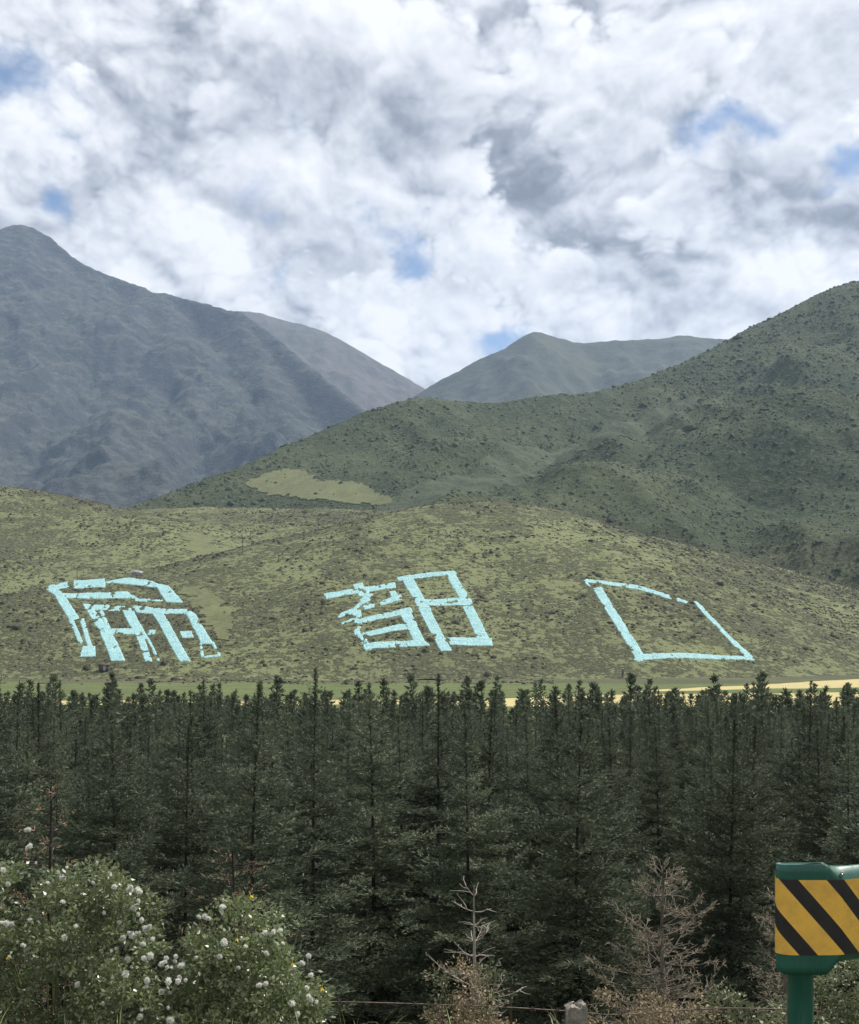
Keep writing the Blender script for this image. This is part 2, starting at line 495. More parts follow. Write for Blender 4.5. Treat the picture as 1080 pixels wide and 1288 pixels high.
M['greenpaint'] = rail_paint()
M['galv'] = plain_mat('galvanised_bolt', (0.35, 0.36, 0.36), (0.5, 0.5, 0.5), 20.0, 0.4, metallic=0.9)
M['wire'] = plain_mat('rusty_wire', (0.10, 0.075, 0.06), (0.20, 0.16, 0.13), 30.0, 0.7, metallic=0.3)
M['stonepost'] = plain_mat('weathered_post', (0.20, 0.185, 0.16), (0.38, 0.355, 0.31), 14.0, 0.9, 0.8, bdist=0.02)
M['polewood'] = plain_mat('pole_wood', (0.07, 0.06, 0.05), (0.12, 0.10, 0.08), 2.0, 0.9)
M['hutwall'] = plain_mat('hut_wall', (0.06, 0.045, 0.045), (0.10, 0.08, 0.075), 2.0, 0.9)
M['rock'] = plain_mat('pale_rock', (0.25, 0.24, 0.27), (0.40, 0.38, 0.42), 1.0, 0.9, 0.6)


def stripe_mat():
    m, n, out = new_mat('hazard_stripes')
    uv = n.node('ShaderNodeUVMap', uv_map='UVMap').outputs[0]
    s = n.node('ShaderNodeSeparateXYZ', {0: uv})
    k = n.math('ADD', s.outputs[0], n.math('MULTIPLY', s.outputs[1], 0.885))
    ph = n.math('FRACT', n.math('ADD', n.math('DIVIDE', k, 0.232), 0.55))
    edge = n.math('GREATER_THAN', ph, 0.60)
    geo = n.node('ShaderNodeNewGeometry').outputs['Position']
    dirt = n.remap(n.noise(geo, 9.0, 7.0, 0.7), 0.35, 0.75)
    yel = n.mix(dirt, (0.82, 0.48, 0.075), (0.60, 0.35, 0.07))
    spk = n.remap(n.noise(geo, 60.0, 3.0, 0.6), 0.66, 0.72)
    yel = n.mix(n.math('MULTIPLY', spk, 0.5), yel, (0.2, 0.1, 0.03))
    blk = n.mix(dirt, (0.012, 0.012, 0.015), (0.022, 0.022, 0.024))
    c = n.mix(edge, yel, blk)
    b = n.node('ShaderNodeBsdfPrincipled', {'Base Color': c, 'Roughness': 0.34, 'Specular IOR Level': 0.5})
    h = n.noise(geo, 7.0, 3.0, 0.6)
    bp = n.node('ShaderNodeBump', {'Strength': 0.15, 'Distance': 0.01, 'Height': h})
    n.l.new(bp.outputs[0], b.inputs['Normal'])
    n.l.new(b.outputs[0], out.inputs[0])
    return m


M['stripes'] = stripe_mat()

# ------------------------------------------------------------------ terrain heights
GK = np.array([(-300, -2.0), (6.6, -2.0), (7.2, -2.5), (10, -4.2), (14, -5.7), (20, -6.4), (60, -8.3), (150, -11.6), (230, -11.4), (300, -10.4), (400, -8.8),
               (470, -7), (600, 0), (800, 38), (1000, 66), (2500, 150), (4500, 250), (9000, 300)])


def g_h(X, Y):
    z = np.interp(Y, GK[:, 0], GK[:, 1])
    far = np.clip((Y - 12) / 60, 0, 1)
    z = z + fbm(X / 6.0, Y / 6.0, 3, 5) * 0.10 + far * fbm(X / 70.0, Y / 70.0, 3, 6) * 0.7
    return z


def cat(pts, per=5):
    """smooth curve through 3-D points"""
    p = np.asarray(pts, float); p = np.vstack([2 * p[0] - p[1], p, 2 * p[-1] - p[-2]])
    out = []
    for i in range(1, len(p) - 2):
        for k in range(per):
            t = k / per
            out.append(0.5 * ((2 * p[i]) + (-p[i - 1] + p[i + 1]) * t + (2 * p[i - 1] - 5 * p[i] + 4 * p[i + 1] - p[i + 2]) * t * t
                              + (-p[i - 1] + 3 * p[i] - 3 * p[i + 1] + p[i + 2]) * t ** 3))
    out.append(p[-2])
    return np.array(out)


def ridge_pts(lst, per=5):
    return cat([P(*q) for q in lst], per)


def ridge_h(X, Y, pts, slope, rnd):
    """height of a ridge with given side slope and rounding radius: upper envelope over its segments"""
    best = np.full(X.shape, 1e18); hh = np.full(X.shape, -1e9)
    for a, b in zip(pts[:-1], pts[1:]):
        dx, dy = b[0] - a[0], b[1] - a[1]
        L2 = dx * dx + dy * dy + 1e-9
        # foot of the steepest line to the segment, shifted towards its higher end
        g = (b[2] - a[2]) / math.sqrt(L2)
        t0 = ((X - a[0]) * dx + (Y - a[1]) * dy) / L2
        perp = np.abs((X - a[0]) * dy - (Y - a[1]) * dx) / math.sqrt(L2)
        sh = np.clip(g / slope, -0.9, 0.9)
        t = np.clip(t0 + perp * sh / math.sqrt(1 - sh * sh) / math.sqrt(L2), 0, 1)
        d2 = (X - a[0] - t * dx) ** 2 + (Y - a[1] - t * dy) ** 2
        de = np.sqrt(d2 + rnd * rnd) - rnd
        hh = np.maximum(hh, a[2] + t * (b[2] - a[2]) - slope * de)
        best = np.minimum(best, d2)
    return hh, np.sqrt(best)


def smax(hs, k):
    m = np.max(np.stack(hs), axis=0)
    return m + k * np.log(sum(np.exp((h - m) / k) for h in hs))


R_D = ridge_pts([(240, 735, 545), (300, 702, 560), (450, 664, 590), (600, 634, 620), (690, 655, 625), (800, 702, 612), (900, 742, 590), (1000, 782, 555), (1120, 812, 520), (1300, 835, 490)])
R_F = ridge_pts([(-150, 770, 480), (0, 752, 490), (60, 742, 500), (140, 735, 510), (215, 742, 512), (262, 770, 490), (285, 810, 460)])
R_E = ridge_pts([(-350, 600, 800), (-150, 600, 790), (0, 613, 770), (60, 621, 760), (105, 632, 745), (180, 650, 720), (235, 672, 690), (280, 700, 650)])
R_G = ridge_pts([(150, 650, 860), (250, 640, 850), (400, 642, 820), (560, 648, 780), (650, 650, 760)])


def hill_h(X, Y):
    hD, _ = ridge_h(X, Y, R_D, 0.46, 45)
    hF, _ = ridge_h(X, Y, R_F, 0.48, 22)
    hE, _ = ridge_h(X, Y, R_E, 0.42, 25)
    hG, _ = ridge_h(X, Y, R_G, 0.30, 40)
    g = np.interp(Y, GK[:, 0], GK[:, 1]) - 1.6
    h = smax([hD, hF, hE, hG, g], 2.2)
    h = h + fbm(X / 90, Y / 90, 3, 21) * 2.0 + fbm(X / 28, Y / 28, 4, 22) * 0.9 + fbm(X / 7, Y / 7, 3, 23) * 0.25
    return h


R_A = ridge_pts([(60, 690, 980), (150, 655, 1010), (200, 631, 1050), (300, 590, 1100), (400, 546, 1160), (470, 518, 1210), (530, 503, 1250), (580, 504, 1280), (630, 507, 1300), (690, 497, 1350),
                 (740, 494, 1370), (800, 480, 1400), (860, 460, 1430), (920, 430, 1460), (1000, 387, 1500), (1080, 354, 1520), (1180, 330, 1530), (1350, 330, 1530)])
R_A2 = ridge_pts([(1180, 345, 1480), (1080, 402, 1380), (1035, 432, 1320), (980, 468, 1260), (905, 508, 1190), (820, 540, 1110), (740, 566, 1050)])
R_B = ridge_pts([(1400, 450, 1200), (1200, 480, 1140), (1080, 492, 1080), (975, 502, 1040), (910, 526, 1000), (840, 552, 950), (750, 583, 890), (640, 622, 810), (560, 650, 750)])
R_B2 = ridge_pts([(1400, 540, 980), (1180, 590, 900), (1060, 640, 830), (950, 690, 770), (880, 720, 720)])
R_K = ridge_pts([(530, 503, 1250), (560, 540, 1160), (600, 580, 1060), (640, 610, 980)])


def green_h(X, Y):
    hA, dA = ridge_h(X, Y, R_A, 0.80, 25)
    hA2, _ = ridge_h(X, Y, R_A2, 0.70, 16)
    hB, _ = ridge_h(X, Y, R_B, 0.68, 25)
    hB2, _ = ridge_h(X, Y, R_B2, 0.50, 40)
    hK, _ = ridge_h(X, Y, R_K, 0.55, 30)
    g = np.interp(Y, GK[:, 0], GK[:, 1]) - 3
    h = smax([hA, hA2, hB, hB2, hK, g], 5.0)
    fade = np.clip(dA / 90, 0.25, 1)
    calm = 1 - 0.92 * np.exp(-((X + 88) / 85) ** 4 - ((Y - 1025) / 75) ** 4)     # the smooth grassy fan
    fade = fade * calm
    wx = fbm(X / 200, Y / 200, 2, 31) * 60
    h = h + fade * ((ridged((X + wx) / 190, Y / 260, 4, 32) - 0.7) * 42) + fbm(X / 45, Y / 45, 4, 33) * 6.0 * fade + fbm(X / 12, Y / 12, 3, 34) * 1.1 * calm
    return h


R_L = ridge_pts([(-300, 420, 4300), (-100, 335, 4250), (0, 292, 4200), (25, 284, 4200), (55, 294, 4180), (85, 318, 4150), (115, 337, 4120), (180, 362, 4060), (240, 377, 4000), (300, 394, 3920), (345, 425, 3760),
                 (400, 470, 3560), (440, 502, 3420), (480, 532, 3300), (540, 575, 3150)])
R_L1 = ridge_pts([(180, 362, 4060), (168, 385, 3900), (130, 412, 3700), (60, 456, 3450), (0, 492, 3250), (-120, 550, 2950)])
R_L2 = ridge_pts([(200, 367, 4020), (235, 410, 3800), (280, 465, 3500), (325, 525, 3200), (355, 570, 2950), (390, 620, 2700)])
R_L3 = ridge_pts([(-40, 650, 2350), (50, 618, 2420), (140, 572, 2550), (190, 600, 2450), (235, 630, 2350), (280, 655, 2280)])
R_L4 = ridge_pts([(25, 284, 4200), (-20, 330, 3950), (-80, 400, 3600), (-160, 480, 3200)])
R_L6 = ridge_pts([(300, 394, 3920), (325, 455, 3600), (372, 530, 3250), (425, 590, 2950)])
R_L7 = ridge_pts([(112, 336, 4120), (75, 385, 3850), (15, 432, 3550), (-60, 480, 3250)])
R_L5 = ridge_pts([(235, 410, 3800), (190, 470, 3450), (150, 530, 3050), (140, 572, 2700)])


def left_h(X, Y):
    hs = []
    d0 = None
    for i, (r, s, rd) in enumerate(((R_L, 1.35, 12), (R_L1, 0.80, 8), (R_L2, 0.80, 8), (R_L3, 0.62, 30), (R_L4, 0.80, 20), (R_L5, 0.74, 18), (R_L6, 0.84, 12), (R_L7, 0.84, 12))):
        h, d = ridge_h(X, Y, r, s, rd); hs.append(h)
        if i == 0:
            d0 = d
    g = np.interp(Y, GK[:, 0], GK[:, 1]) - 5
    h = smax(hs + [g], 7.0)
    fade = np.clip(d0 / 240, 0.06, 1)
    wx = fbm(X / 500, Y / 500, 3, 41) * 160
    h = h + fade * ((ridged((X + wx) / 420, (Y + wx) / 620, 5, 42) - 0.7) * 105 + fbm(X / 130, Y / 130, 5, 43, 0.6) * 24) + fbm(X / 60, Y / 60, 4, 44, 0.6) * 11.0
    return h


R_M = ridge_pts([(150, 440, 5300), (230, 405, 5250), (300, 391, 5200), (350, 402, 5200), (397, 414, 5150), (440, 444, 5100), (490, 475, 5050), (530, 491, 5000), (600, 520, 4950), (700, 560, 4900)])


def scree_h(X, Y):
    h, d = ridge_h(X, Y, R_M, 0.62, 25)
    g = np.interp(Y, GK[:, 0], GK[:, 1]) - 8
    h = smax([h, g], 12.0)
    fade = np.clip(d / 200, 0.10, 1)
    return h + fade * ((ridged(X / 260, Y / 420, 4, 52) - 0.7) * 70) + fbm(X / 50, Y / 50, 4, 53) * 7


R_N = ridge_pts([(420, 570, 3900), (480, 525, 3950), (535, 491, 4000), (600, 455, 4060), (640, 439, 4100), (660, 425, 4130), (678, 421, 4150), (705, 426, 4170), (735, 430, 4200), (800, 428, 4250), (860, 425, 4300), (915, 428, 4300), (980, 438, 4300), (1150, 480, 4250), (1350, 560, 4200)])
R_N1 = ridge_pts([(678, 421, 4150), (650, 455, 3900), (615, 500, 3600), (590, 540, 3300)])
R_N2 = ridge_pts([(860, 425, 4300), (800, 460, 4000), (740, 500, 3600), (720, 540, 3300)])


def center_h(X, Y):
    h0, d = ridge_h(X, Y, R_N, 0.85, 15)
    h1, _ = ridge_h(X, Y, R_N1, 0.65, 20); h2, _ = ridge_h(X, Y, R_N2, 0.65, 40)
    g = np.interp(Y, GK[:, 0], GK[:, 1]) - 8
    h = smax([h0, h1, h2, g], 12.0)
    fade = np.clip(d / 220, 0.06, 1)
    return h + fade * ((ridged(X / 330, Y / 520, 4, 62) - 0.7) * 95 + fbm(X / 90, Y / 90, 4, 64) * 10) + fbm(X / 60, Y / 60, 4, 63, 0.6) * 8


def sheet(name, hf, a0, a1, na, Y0, Y1, nY, mat, power=1.0):
    a = np.linspace(a0, a1, na); Yv = Y0 + (Y1 - Y0) * np.linspace(0, 1, nY) ** power
    A, YY = np.meshgrid(a, Yv)
    X = A * YY
    Z = hf(X, YY)
    V = np.stack([X, YY, Z], -1).reshape(-1, 3)
    i = np.arange(nY - 1)[:, None] * na + np.arange(na - 1)[None, :]
    q = np.stack([i, i + 1, i + na + 1, i + na], -1).reshape(-1, 4)
    me = mesh_np(name, V, q); smooth(me)
    return tag(link(name, me, mat), kind='structure')


def ground_sheet():
    xs = np.concatenate([-np.geomspace(4500, 8, 44), np.linspace(-7.5, 7.5, 41), np.geomspace(8, 4500, 44)])
    ys = np.concatenate([np.array([-150, -80, -40, -20, -10, -5]), np.linspace(0, 6, 8), np.linspace(6.3, 22, 60), np.geomspace(22.5, 500, 120), np.geomspace(510, 6300, 56)])
    X, Y = np.meshgrid(xs, ys); Z = g_h(X, Y)
    na = len(xs)
    i = np.arange(len(ys) - 1)[:, None] * na + np.arange(na - 1)[None, :]
    q = np.stack([i, i + 1, i + na + 1, i + na], -1).reshape(-1, 4)
    me = mesh_np('ground', np.stack([X, Y, Z], -1).reshape(-1, 3), q); smooth(me)
    tag(link('ground', me, M['ground']), kind='structure')


ground_sheet()
sheet('hillside', hill_h, -0.55, 0.55, 400, 400, 960, 310, M['hill'])
sheet('green_mountain', green_h, -0.45, 0.62, 400, 640, 1900, 310, M['green'])
sheet('rocky_mountain', left_h, -0.60, 0.10, 380, 2100, 5000, 310, M['blue'])
sheet('scree_mountain', scree_h, -0.30, 0.20, 200, 4300, 5900, 100, M['scree'])
sheet('distant_mountain', center_h, -0.12, 0.55, 240, 3000, 5200, 150, M['farhill'])


# fields in front of the hill
def strip(name, pts_front, pts_back, mat, lift=0.06, n=80, m=10):
    """field between two XY polylines, draped on the ground"""
    f = np.asarray(pts_front, float); b = np.asarray(pts_back, float)
    t = np.linspace(0, 1, n)

    def samp(p):
        s = np.linspace(0, 1, len(p)); return np.stack([np.interp(t, s, p[:, k]) for k in (0, 1)], -1)
    fa, ba = samp(f), samp(b)
    ba[:, 1] += fbm(ba[:, 0] / 30, ba[:, 0] * 0 + lift * 90, 4, 77) * 9; fa[:, 1] += fbm(fa[:, 0] / 30, fa[:, 0] * 0 + 5, 4, 78) * 3
    k = np.linspace(0, 1, m)[:, None, None]
    XY = fa[None] * (1 - k) + ba[None] * k
    Z = g_h(XY[..., 0], XY[..., 1]) + lift
    V = np.concatenate([XY, Z[..., None]], -1).reshape(-1, 3)
    i = np.arange(m - 1)[:, None] * n + np.arange(n - 1)[None, :]
    q = np.stack([i, i + 1, i + n + 1, i + n], -1).reshape(-1, 4)
    me = mesh_np(name, V, q); smooth(me)
    return tag(link(name, me, mat), kind='structure')


def front_ground(px, py, Y0=150, Y1=470):
    """where the line of sight through a photo point meets the valley floor"""
    Ys = np.linspace(Y0, Y1, 3000); a = (px - CX) / F; b = (HY - py) / F
    z = np.interp(Ys, GK[:, 0], GK[:, 1])
    k = np.argmax(b * Ys <= z) if np.any(b * Ys <= z) else len(Ys) - 1
    return (a * Ys[k], Ys[k])


strip('meadow', [(-320, 205), (0, 205), (330, 205)], [(-320, 400), (-150, 392), (-60, 372), (0, 380), (80, 372), (330, 420)], M['meadow'], 0.05, 120, 60)
strip('yellow_field', [(-300, 262), (-60, 262), (0, 258), (120, 250), (330, 250)], [(-300, 276), (-90, 280), (0, 276), (50, 315), (110, 385), (160, 415), (330, 435)], M['yellow'], 0.12, 140, 60)
strip('meadow', [(20, 296), (60, 302), (110, 318), (330, 330)], [(20, 297), (60, 318), (110, 342), (330, 352)], M['meadow'], 0.18, 60, 8)


# ------------------------------------------------------------------ ray to terrain, used to find where strokes, poles and shrubs stand
def hit(px, py, hf, Y0, Y1, n=1600):
    Ys = np.linspace(Y0, Y1, n); a = (px - CX) / F; b = (HY - py) / F
    z = hf(a * Ys, Ys)
    ok = b * Ys <= z
    k = int(np.argmax(ok)) if ok.any() else n - 1
    return np.array((a * Ys[k], Ys[k]))


def hill_hit(px, py):
    return hit(px, py, hill_h, 405, 900)


# ------------------------------------------------------------------ the three hillside characters
STONE_BLOCKS = []     # footprints kept free of shrubs
STONE_PTS = []


def stroke_mesh(name, quad, dens, rng, cell=0.50):
    c = [hill_hit(*p) for p in quad]
    c = np.array(c); 
    ax = 0.5 * (c[1] + c[2] - c[0] - c[3]); bx_ = 0.5 * (c[2] + c[3] - c[0] - c[1])
    thin = 0.80
    el = 1.07 * (ax if np.linalg.norm(ax) > np.linalg.norm(bx_) else bx_) / 2 - (ax if np.linalg.norm(ax) > np.linalg.norm(bx_) else bx_) / 2
    if np.linalg.norm(ax) > np.linalg.norm(bx_):
        c = c + np.array([-el, el, el, -el])
    else:
        c = c + np.array([-el, -el, el, el])
    if np.linalg.norm(ax) > np.linalg.norm(bx_):
        m0, m1 = (c[0] + c[3]) / 2, (c[1] + c[2]) / 2; c = np.array([m0 + (c[0] - m0) * thin, m1 + (c[1] - m1) * thin, m1 + (c[2] - m1) * thin, m0 + (c[3] - m0) * thin])
    else:
        m0, m1 = (c[0] + c[1]) / 2, (c[2] + c[3]) / 2; c = np.array([m0 + (c[0] - m0) * thin, m0 + (c[1] - m0) * thin, m1 + (c[2] - m1) * thin, m1 + (c[3] - m1) * thin])
    STONE_BLOCKS.append(c)
    n_u = max(2, int(max(np.linalg.norm(c[1] - c[0]), np.linalg.norm(c[2] - c[3])) / cell))
    n_v = max(2, int(max(np.linalg.norm(c[3] - c[0]), np.linalg.norm(c[2] - c[1])) / cell))
    u, v = np.meshgrid((np.arange(n_u) + 0.5) / n_u, (np.arange(n_v) + 0.5) / n_v)
    u = u.ravel() + rng.uniform(-.18, .18, u.size) / n_u; v = v.ravel() + rng.uniform(-.18, .18, v.size) / n_v
    xy = ((1 - u) * (1 - v))[:, None] * c[0] + (u * (1 - v))[:, None] * c[1] + (u * v)[:, None] * c[2] + ((1 - u) * v)[:, None] * c[3]
    # ragged cover: streaks of missing stones
    nz = fbm(xy[:, 0] / 2.6, xy[:, 1] / 5.0, 4, 71) * 0.58 + fbm(xy[:, 0] / 9, xy[:, 1] / 9, 3, 72) * 0.35
    edge = np.minimum(np.minimum(u, 1 - u) * n_u, np.minimum(v, 1 - v) * n_v)
    thr = (1.0 - dens) * 0.62 - 0.27 + np.where(edge < 1.0, 0.05, 0.0)
    keep = nz > thr
    xy = xy[keep]
    if len(xy) < 3:
        xy = c
    STONE_PTS.append(xy)
    z = hill_h(xy[:, 0], xy[:, 1])
    N = len(xy)
    sx = rng.uniform(0.24, 0.40, N); sy = rng.uniform(0.26, 0.48, N); sz = rng.uniform(0.05, 0.10, N); th = rng.uniform(0, 3.14, N)
    base = np.array([(-1, -1, -1.5), (1, -1, -1.5), (1, 1, -1.5), (-1, 1, -1.5), (-.8, -.8, 1), (.8, -.8, 1), (.8, .8, 1), (-.8, .8, 1)], float)
    B = base[None] * np.stack([sx, sy, sz], -1)[:, None, :]
    B = B + rng.uniform(-.025, .025, B.shape)
    cs, sn = np.cos(th)[:, None], np.sin(th)[:, None]
    X = B[..., 0] * cs - B[..., 1] * sn; Y = B[..., 0] * sn + B[..., 1] * cs
    # lie along the slope
    e = 0.8
    gx = (hill_h(xy[:, 0] + e, xy[:, 1]) - hill_h(xy[:, 0] - e, xy[:, 1])) / (2 * e)
    gy = (hill_h(xy[:, 0], xy[:, 1] + e) - hill_h(xy[:, 0], xy[:, 1] - e)) / (2 * e)
    Z = B[..., 2] + X * gx[:, None] + Y * gy[:, None] + z[:, None] + 0.10
    V = np.stack([X + xy[:, 0:1], Y + xy[:, 1:2], Z], -1).reshape(-1, 3)
    fq = np.array([(4, 5, 6, 7), (0, 1, 5, 4), (1, 2, 6, 5), (2, 3, 7, 6), (3, 0, 4, 7)])
    q = (np.arange(N)[:, None, None] * 8 + fq[None]).reshape(-1, 4)
    return mesh_np(name, V, q)


def bar(x0, y0, x1, y1, w):
    """thin bar between two crop points as a quad"""
    d = np.array((x1 - x0, y1 - y0), float); d /= np.linalg.norm(d); nn = np.array((-d[1], d[0])) * w / 2
    return [(x0 - nn[0], y0 - nn[1]), (x1 - nn[0], y1 - nn[1]), (x1 + nn[0], y1 + nn[1]), (x0 + nn[0], y0 + nn[1])]


CHAR_1 = [  # crop origin 40,720
    (bar(75, 88, 200, 66, 17), .8), (bar(200, 66, 400, 55, 22), .85), (bar(400, 55, 645, 68, 20), .85),
    ([(635, 62), (722, 76), (797, 156), (690, 152)], 1.0), ([(165, 108), (480, 98), (545, 142), (195, 138)], .85), (bar(545, 145, 690, 146, 14), .6),
    ([(72, 90), (150, 100), (245, 232), (192, 250)], .95), (bar(205, 250, 262, 382, 26), .8), (bar(262, 250, 302, 385, 24), .85), ([(258, 390), (335, 390), (342, 438), (245, 440)], 1.0),
    ([(270, 162), (400, 168), (400, 200), (290, 198)], .85), ([(400, 168), (535, 178), (535, 212), (400, 205)], .5),
    ([(540, 175), (790, 190), (850, 225), (560, 214)], .85),
    ([(275, 190), (335, 200), (430, 330), (350, 310)], .75), ([(350, 310), (430, 330), (492, 458), (405, 456)], .97),
    (bar(360, 205, 400, 290, 18), .75),
    ([(470, 205), (540, 212), (612, 345), (545, 345)], .97), ([(545, 345), (590, 345), (630, 462), (588, 462)], .95), (bar(605, 345, 660, 458, 9), .8),
    ([(625, 215), (690, 215), (765, 345), (700, 345)], 1.0), ([(700, 345), (765, 345), (832, 462), (765, 462)], 1.0),
    ([(795, 205), (862, 230), (948, 370), (880, 370)], 1.0),
    (bar(882, 370, 890, 445, 9), .75), (bar(890, 446, 978, 436, 12), .75), (bar(945, 370, 978, 432, 9), .75),
    ([(400, 292), (525, 292), (530, 328), (415, 330)], .75), ([(600, 300), (690, 305), (690, 335), (610, 330)], .55), ([(765, 310), (840, 310), (850, 340), (780, 342)], .95)]
CHAR_2 = [  # crop origin 390,700
    ([(228, 155), (290, 145), (298, 166), (235, 176)], .95), ([(80, 200), (250, 172), (255, 205), (95, 235)], .8), ([(250, 172), (450, 140), (460, 174), (255, 205)], .8),
    ([(255, 205), (325, 190), (330, 258), (275, 262)], .75), ([(290, 262), (480, 208), (497, 240), (305, 292)], .72), ([(430, 195), (465, 190), (492, 235), (445, 240)], .8),
    ([(150, 315), (240, 275), (252, 302), (156, 336)], .72), (bar(330, 210, 215, 310, 18), .7), (bar(175, 365, 250, 335, 10), .65),
    ([(222, 290), (275, 280), (300, 430), (235, 420)], .55),
    ([(268, 340), (530, 275), (550, 312), (285, 367)], .82), ([(485, 322), (550, 300), (636, 480), (556, 455)], .97), ([(290, 412), (500, 365), (522, 400), (308, 438)], .82),
    ([(300, 475), (600, 450), (640, 490), (305, 512)], .92), ([(248, 420), (300, 430), (335, 508), (288, 515)], .65),
    ([(495, 130), (565, 120), (668, 312), (598, 318)], .96), ([(598, 318), (668, 312), (772, 505), (700, 508)], .96),
    ([(480, 112), (770, 78), (786, 100), (490, 136)], .9), ([(730, 95), (786, 85), (876, 235), (810, 236)], .93), ([(630, 230), (862, 230), (876, 270), (650, 272)], .85),
    ([(825, 280), (890, 275), (976, 440), (900, 446)], .95), ([(752, 440), (975, 438), (982, 490), (770, 486)], .85)]
CHAR_3 = [  # crop origin 720,710
    ([(55, 78), (340, 112), (350, 136), (85, 102)], .82), ([(340, 112), (480, 152), (475, 176), (348, 138)], .85), ([(480, 152), (622, 200), (610, 212), (478, 178)], .8), (bar(72, 100, 108, 138, 8), .7),
    ([(110, 140), (165, 130), (285, 325), (230, 335)], .93), ([(230, 335), (285, 325), (400, 510), (343, 525)], .96),
    ([(660, 210), (690, 210), (880, 415), (845, 410)], .9), ([(845, 410), (890, 420), (1002, 518), (932, 512)], .85),
    ([(380, 486), (930, 502), (985, 523), (350, 525)], .93)]


def character(name, strokes, ox, oy, sc, label):
    rng = np.random.default_rng(len(strokes))
    mid = hill_hit(ox + 540 * sc, oy + 300 * sc)
    root = empty(name, (mid[0], mid[1], float(hill_h(mid[0:1], mid[1:2])[0])), label, 'hillside lettering', 'giant characters on the hillside')
    for quad, dens in strokes:
        me = stroke_mesh('stroke', [(ox + x * sc, oy + y * sc) for x, y in quad], dens, rng)
        me.transform(Matrix.Translation(-root.location))
        o = link('stroke', me, M['paint'], root); o['kind'] = 'stuff'
    return root


character('hillside_character', CHAR_1, 40, 720, 260 / 1080, 'pale turquoise stone character with a boxed roof and four slanting legs on the grassy knoll')
character('hillside_character', CHAR_2, 390, 700, 250 / 1080, 'pale turquoise stone character of two halves, the right half stacked like two boxes')
character('hillside_character', CHAR_3, 720, 710, 250 / 1080, 'pale turquoise stone outline of a single open slanted box on the hillside')


# ------------------------------------------------------------------ turf patches, painted valley light and shrubs on the slopes
def patch(name, poly, hf, hitf, mat, lift, res=3.0):
    """patch draped on the slope: polygon given by photo points carried onto the terrain"""
    w = np.array([hitf(*p) for p in poly])
    x0, y0 = w.min(0); x1, y1 = w.max(0)
    xs = np.arange(x0, x1 + res, res); ys = np.arange(y0, y1 + res, res)
    X, Y = np.meshgrid(xs, ys)
    cx, cy = (X[:-1, :-1] + res / 2).ravel(), (Y[:-1, :-1] + res / 2).ravel()
    jx = cx + fbm(cx / 9, cy / 9, 5, 81) * 7; jy = cy + fbm(cx / 9 + 50, cy / 9, 5, 82) * 9
    ins = inside(np.stack([jx, jy], -1), w)
    Z = hf(X, Y) + lift
    na = X.shape[1]
    i = (np.arange(X.shape[0] - 1)[:, None] * na + np.arange(na - 1)[None, :]).ravel()[ins]
    q = np.stack([i, i + 1, i + na + 1, i + na], -1)
    me = mesh_np(name, np.stack([X, Y, Z], -1).reshape(-1, 3), q); smooth(me)
    tag(link(name, me, mat), kind='structure')
    return w


def inside(p, poly):
    x, y = p[:, 0], p[:, 1]; r = np.zeros(len(p), bool)
    j = len(poly) - 1
    for i in range(len(poly)):
        xi, yi = poly[i]; xj, yj = poly[j]
        c = ((yi > y) != (yj > y)) & (x < (xj - xi) * (y - yi) / (yj - yi + 1e-12) + xi)
        r ^= c; j = i
    return r


def back_h(X, Y):
    return np.maximum(hill_h(X, Y), green_h(X, Y))


LAWNS = []
LAWNS.append(patch('turf_patch', [(305, 608), (350, 592), (378, 592), (400, 605), (455, 608), (500, 632), (440, 634), (380, 628), (340, 622)], back_h, lambda a, b: hit(a, b, back_h, 650, 1300), M['lawn'], 0.6, 1.6))
LAWNS.append(patch('turf_patch', [(228, 738), (262, 742), (290, 765), (300, 790), (285, 812), (268, 800), (252, 770)], hill_h, hill_hit, M['lawn'], 0.25, 0.8))
LAWNS.append(patch('turf_patch', [(225, 668), (262, 672), (300, 690), (268, 698), (235, 690)], hill_h, hill_hit, M['lawn'], 0.25, 1.2))

VALLEY = patch('painted_valley_light', [(470, 640), (520, 612), (600, 588), (680, 565), (760, 535), (830, 510), (880, 498), (850, 520), (780, 552), (700, 585), (620, 618), (560, 640)], back_h, lambda a, b: hit(a, b, back_h, 650, 1500), M['valley'], 0.5, 2.4)  # lit valley side behind the spur, painted as a lighter draped patch


def dome_template():
    """flattened 7-sided dome, open below"""
    V = []; F_ = []
    n = 4
    for r, z in ((1.0, -0.35), (0.78, 0.45)):
        for k in range(n):
            a = 2 * math.pi * (k + (0.5 if z > 0 else 0)) / n
            V.append((r * math.cos(a), r * math.sin(a), z))
    V.append((0, 0, 0.9))
    for k in range(n):
        F_.append((k, (k + 1) % n, n + k)); F_.append(((k + 1) % n, n + (k + 1) % n, n + k)); F_.append((n + k, n + (k + 1) % n, 2 * n))
    return np.array(V), np.array(F_)


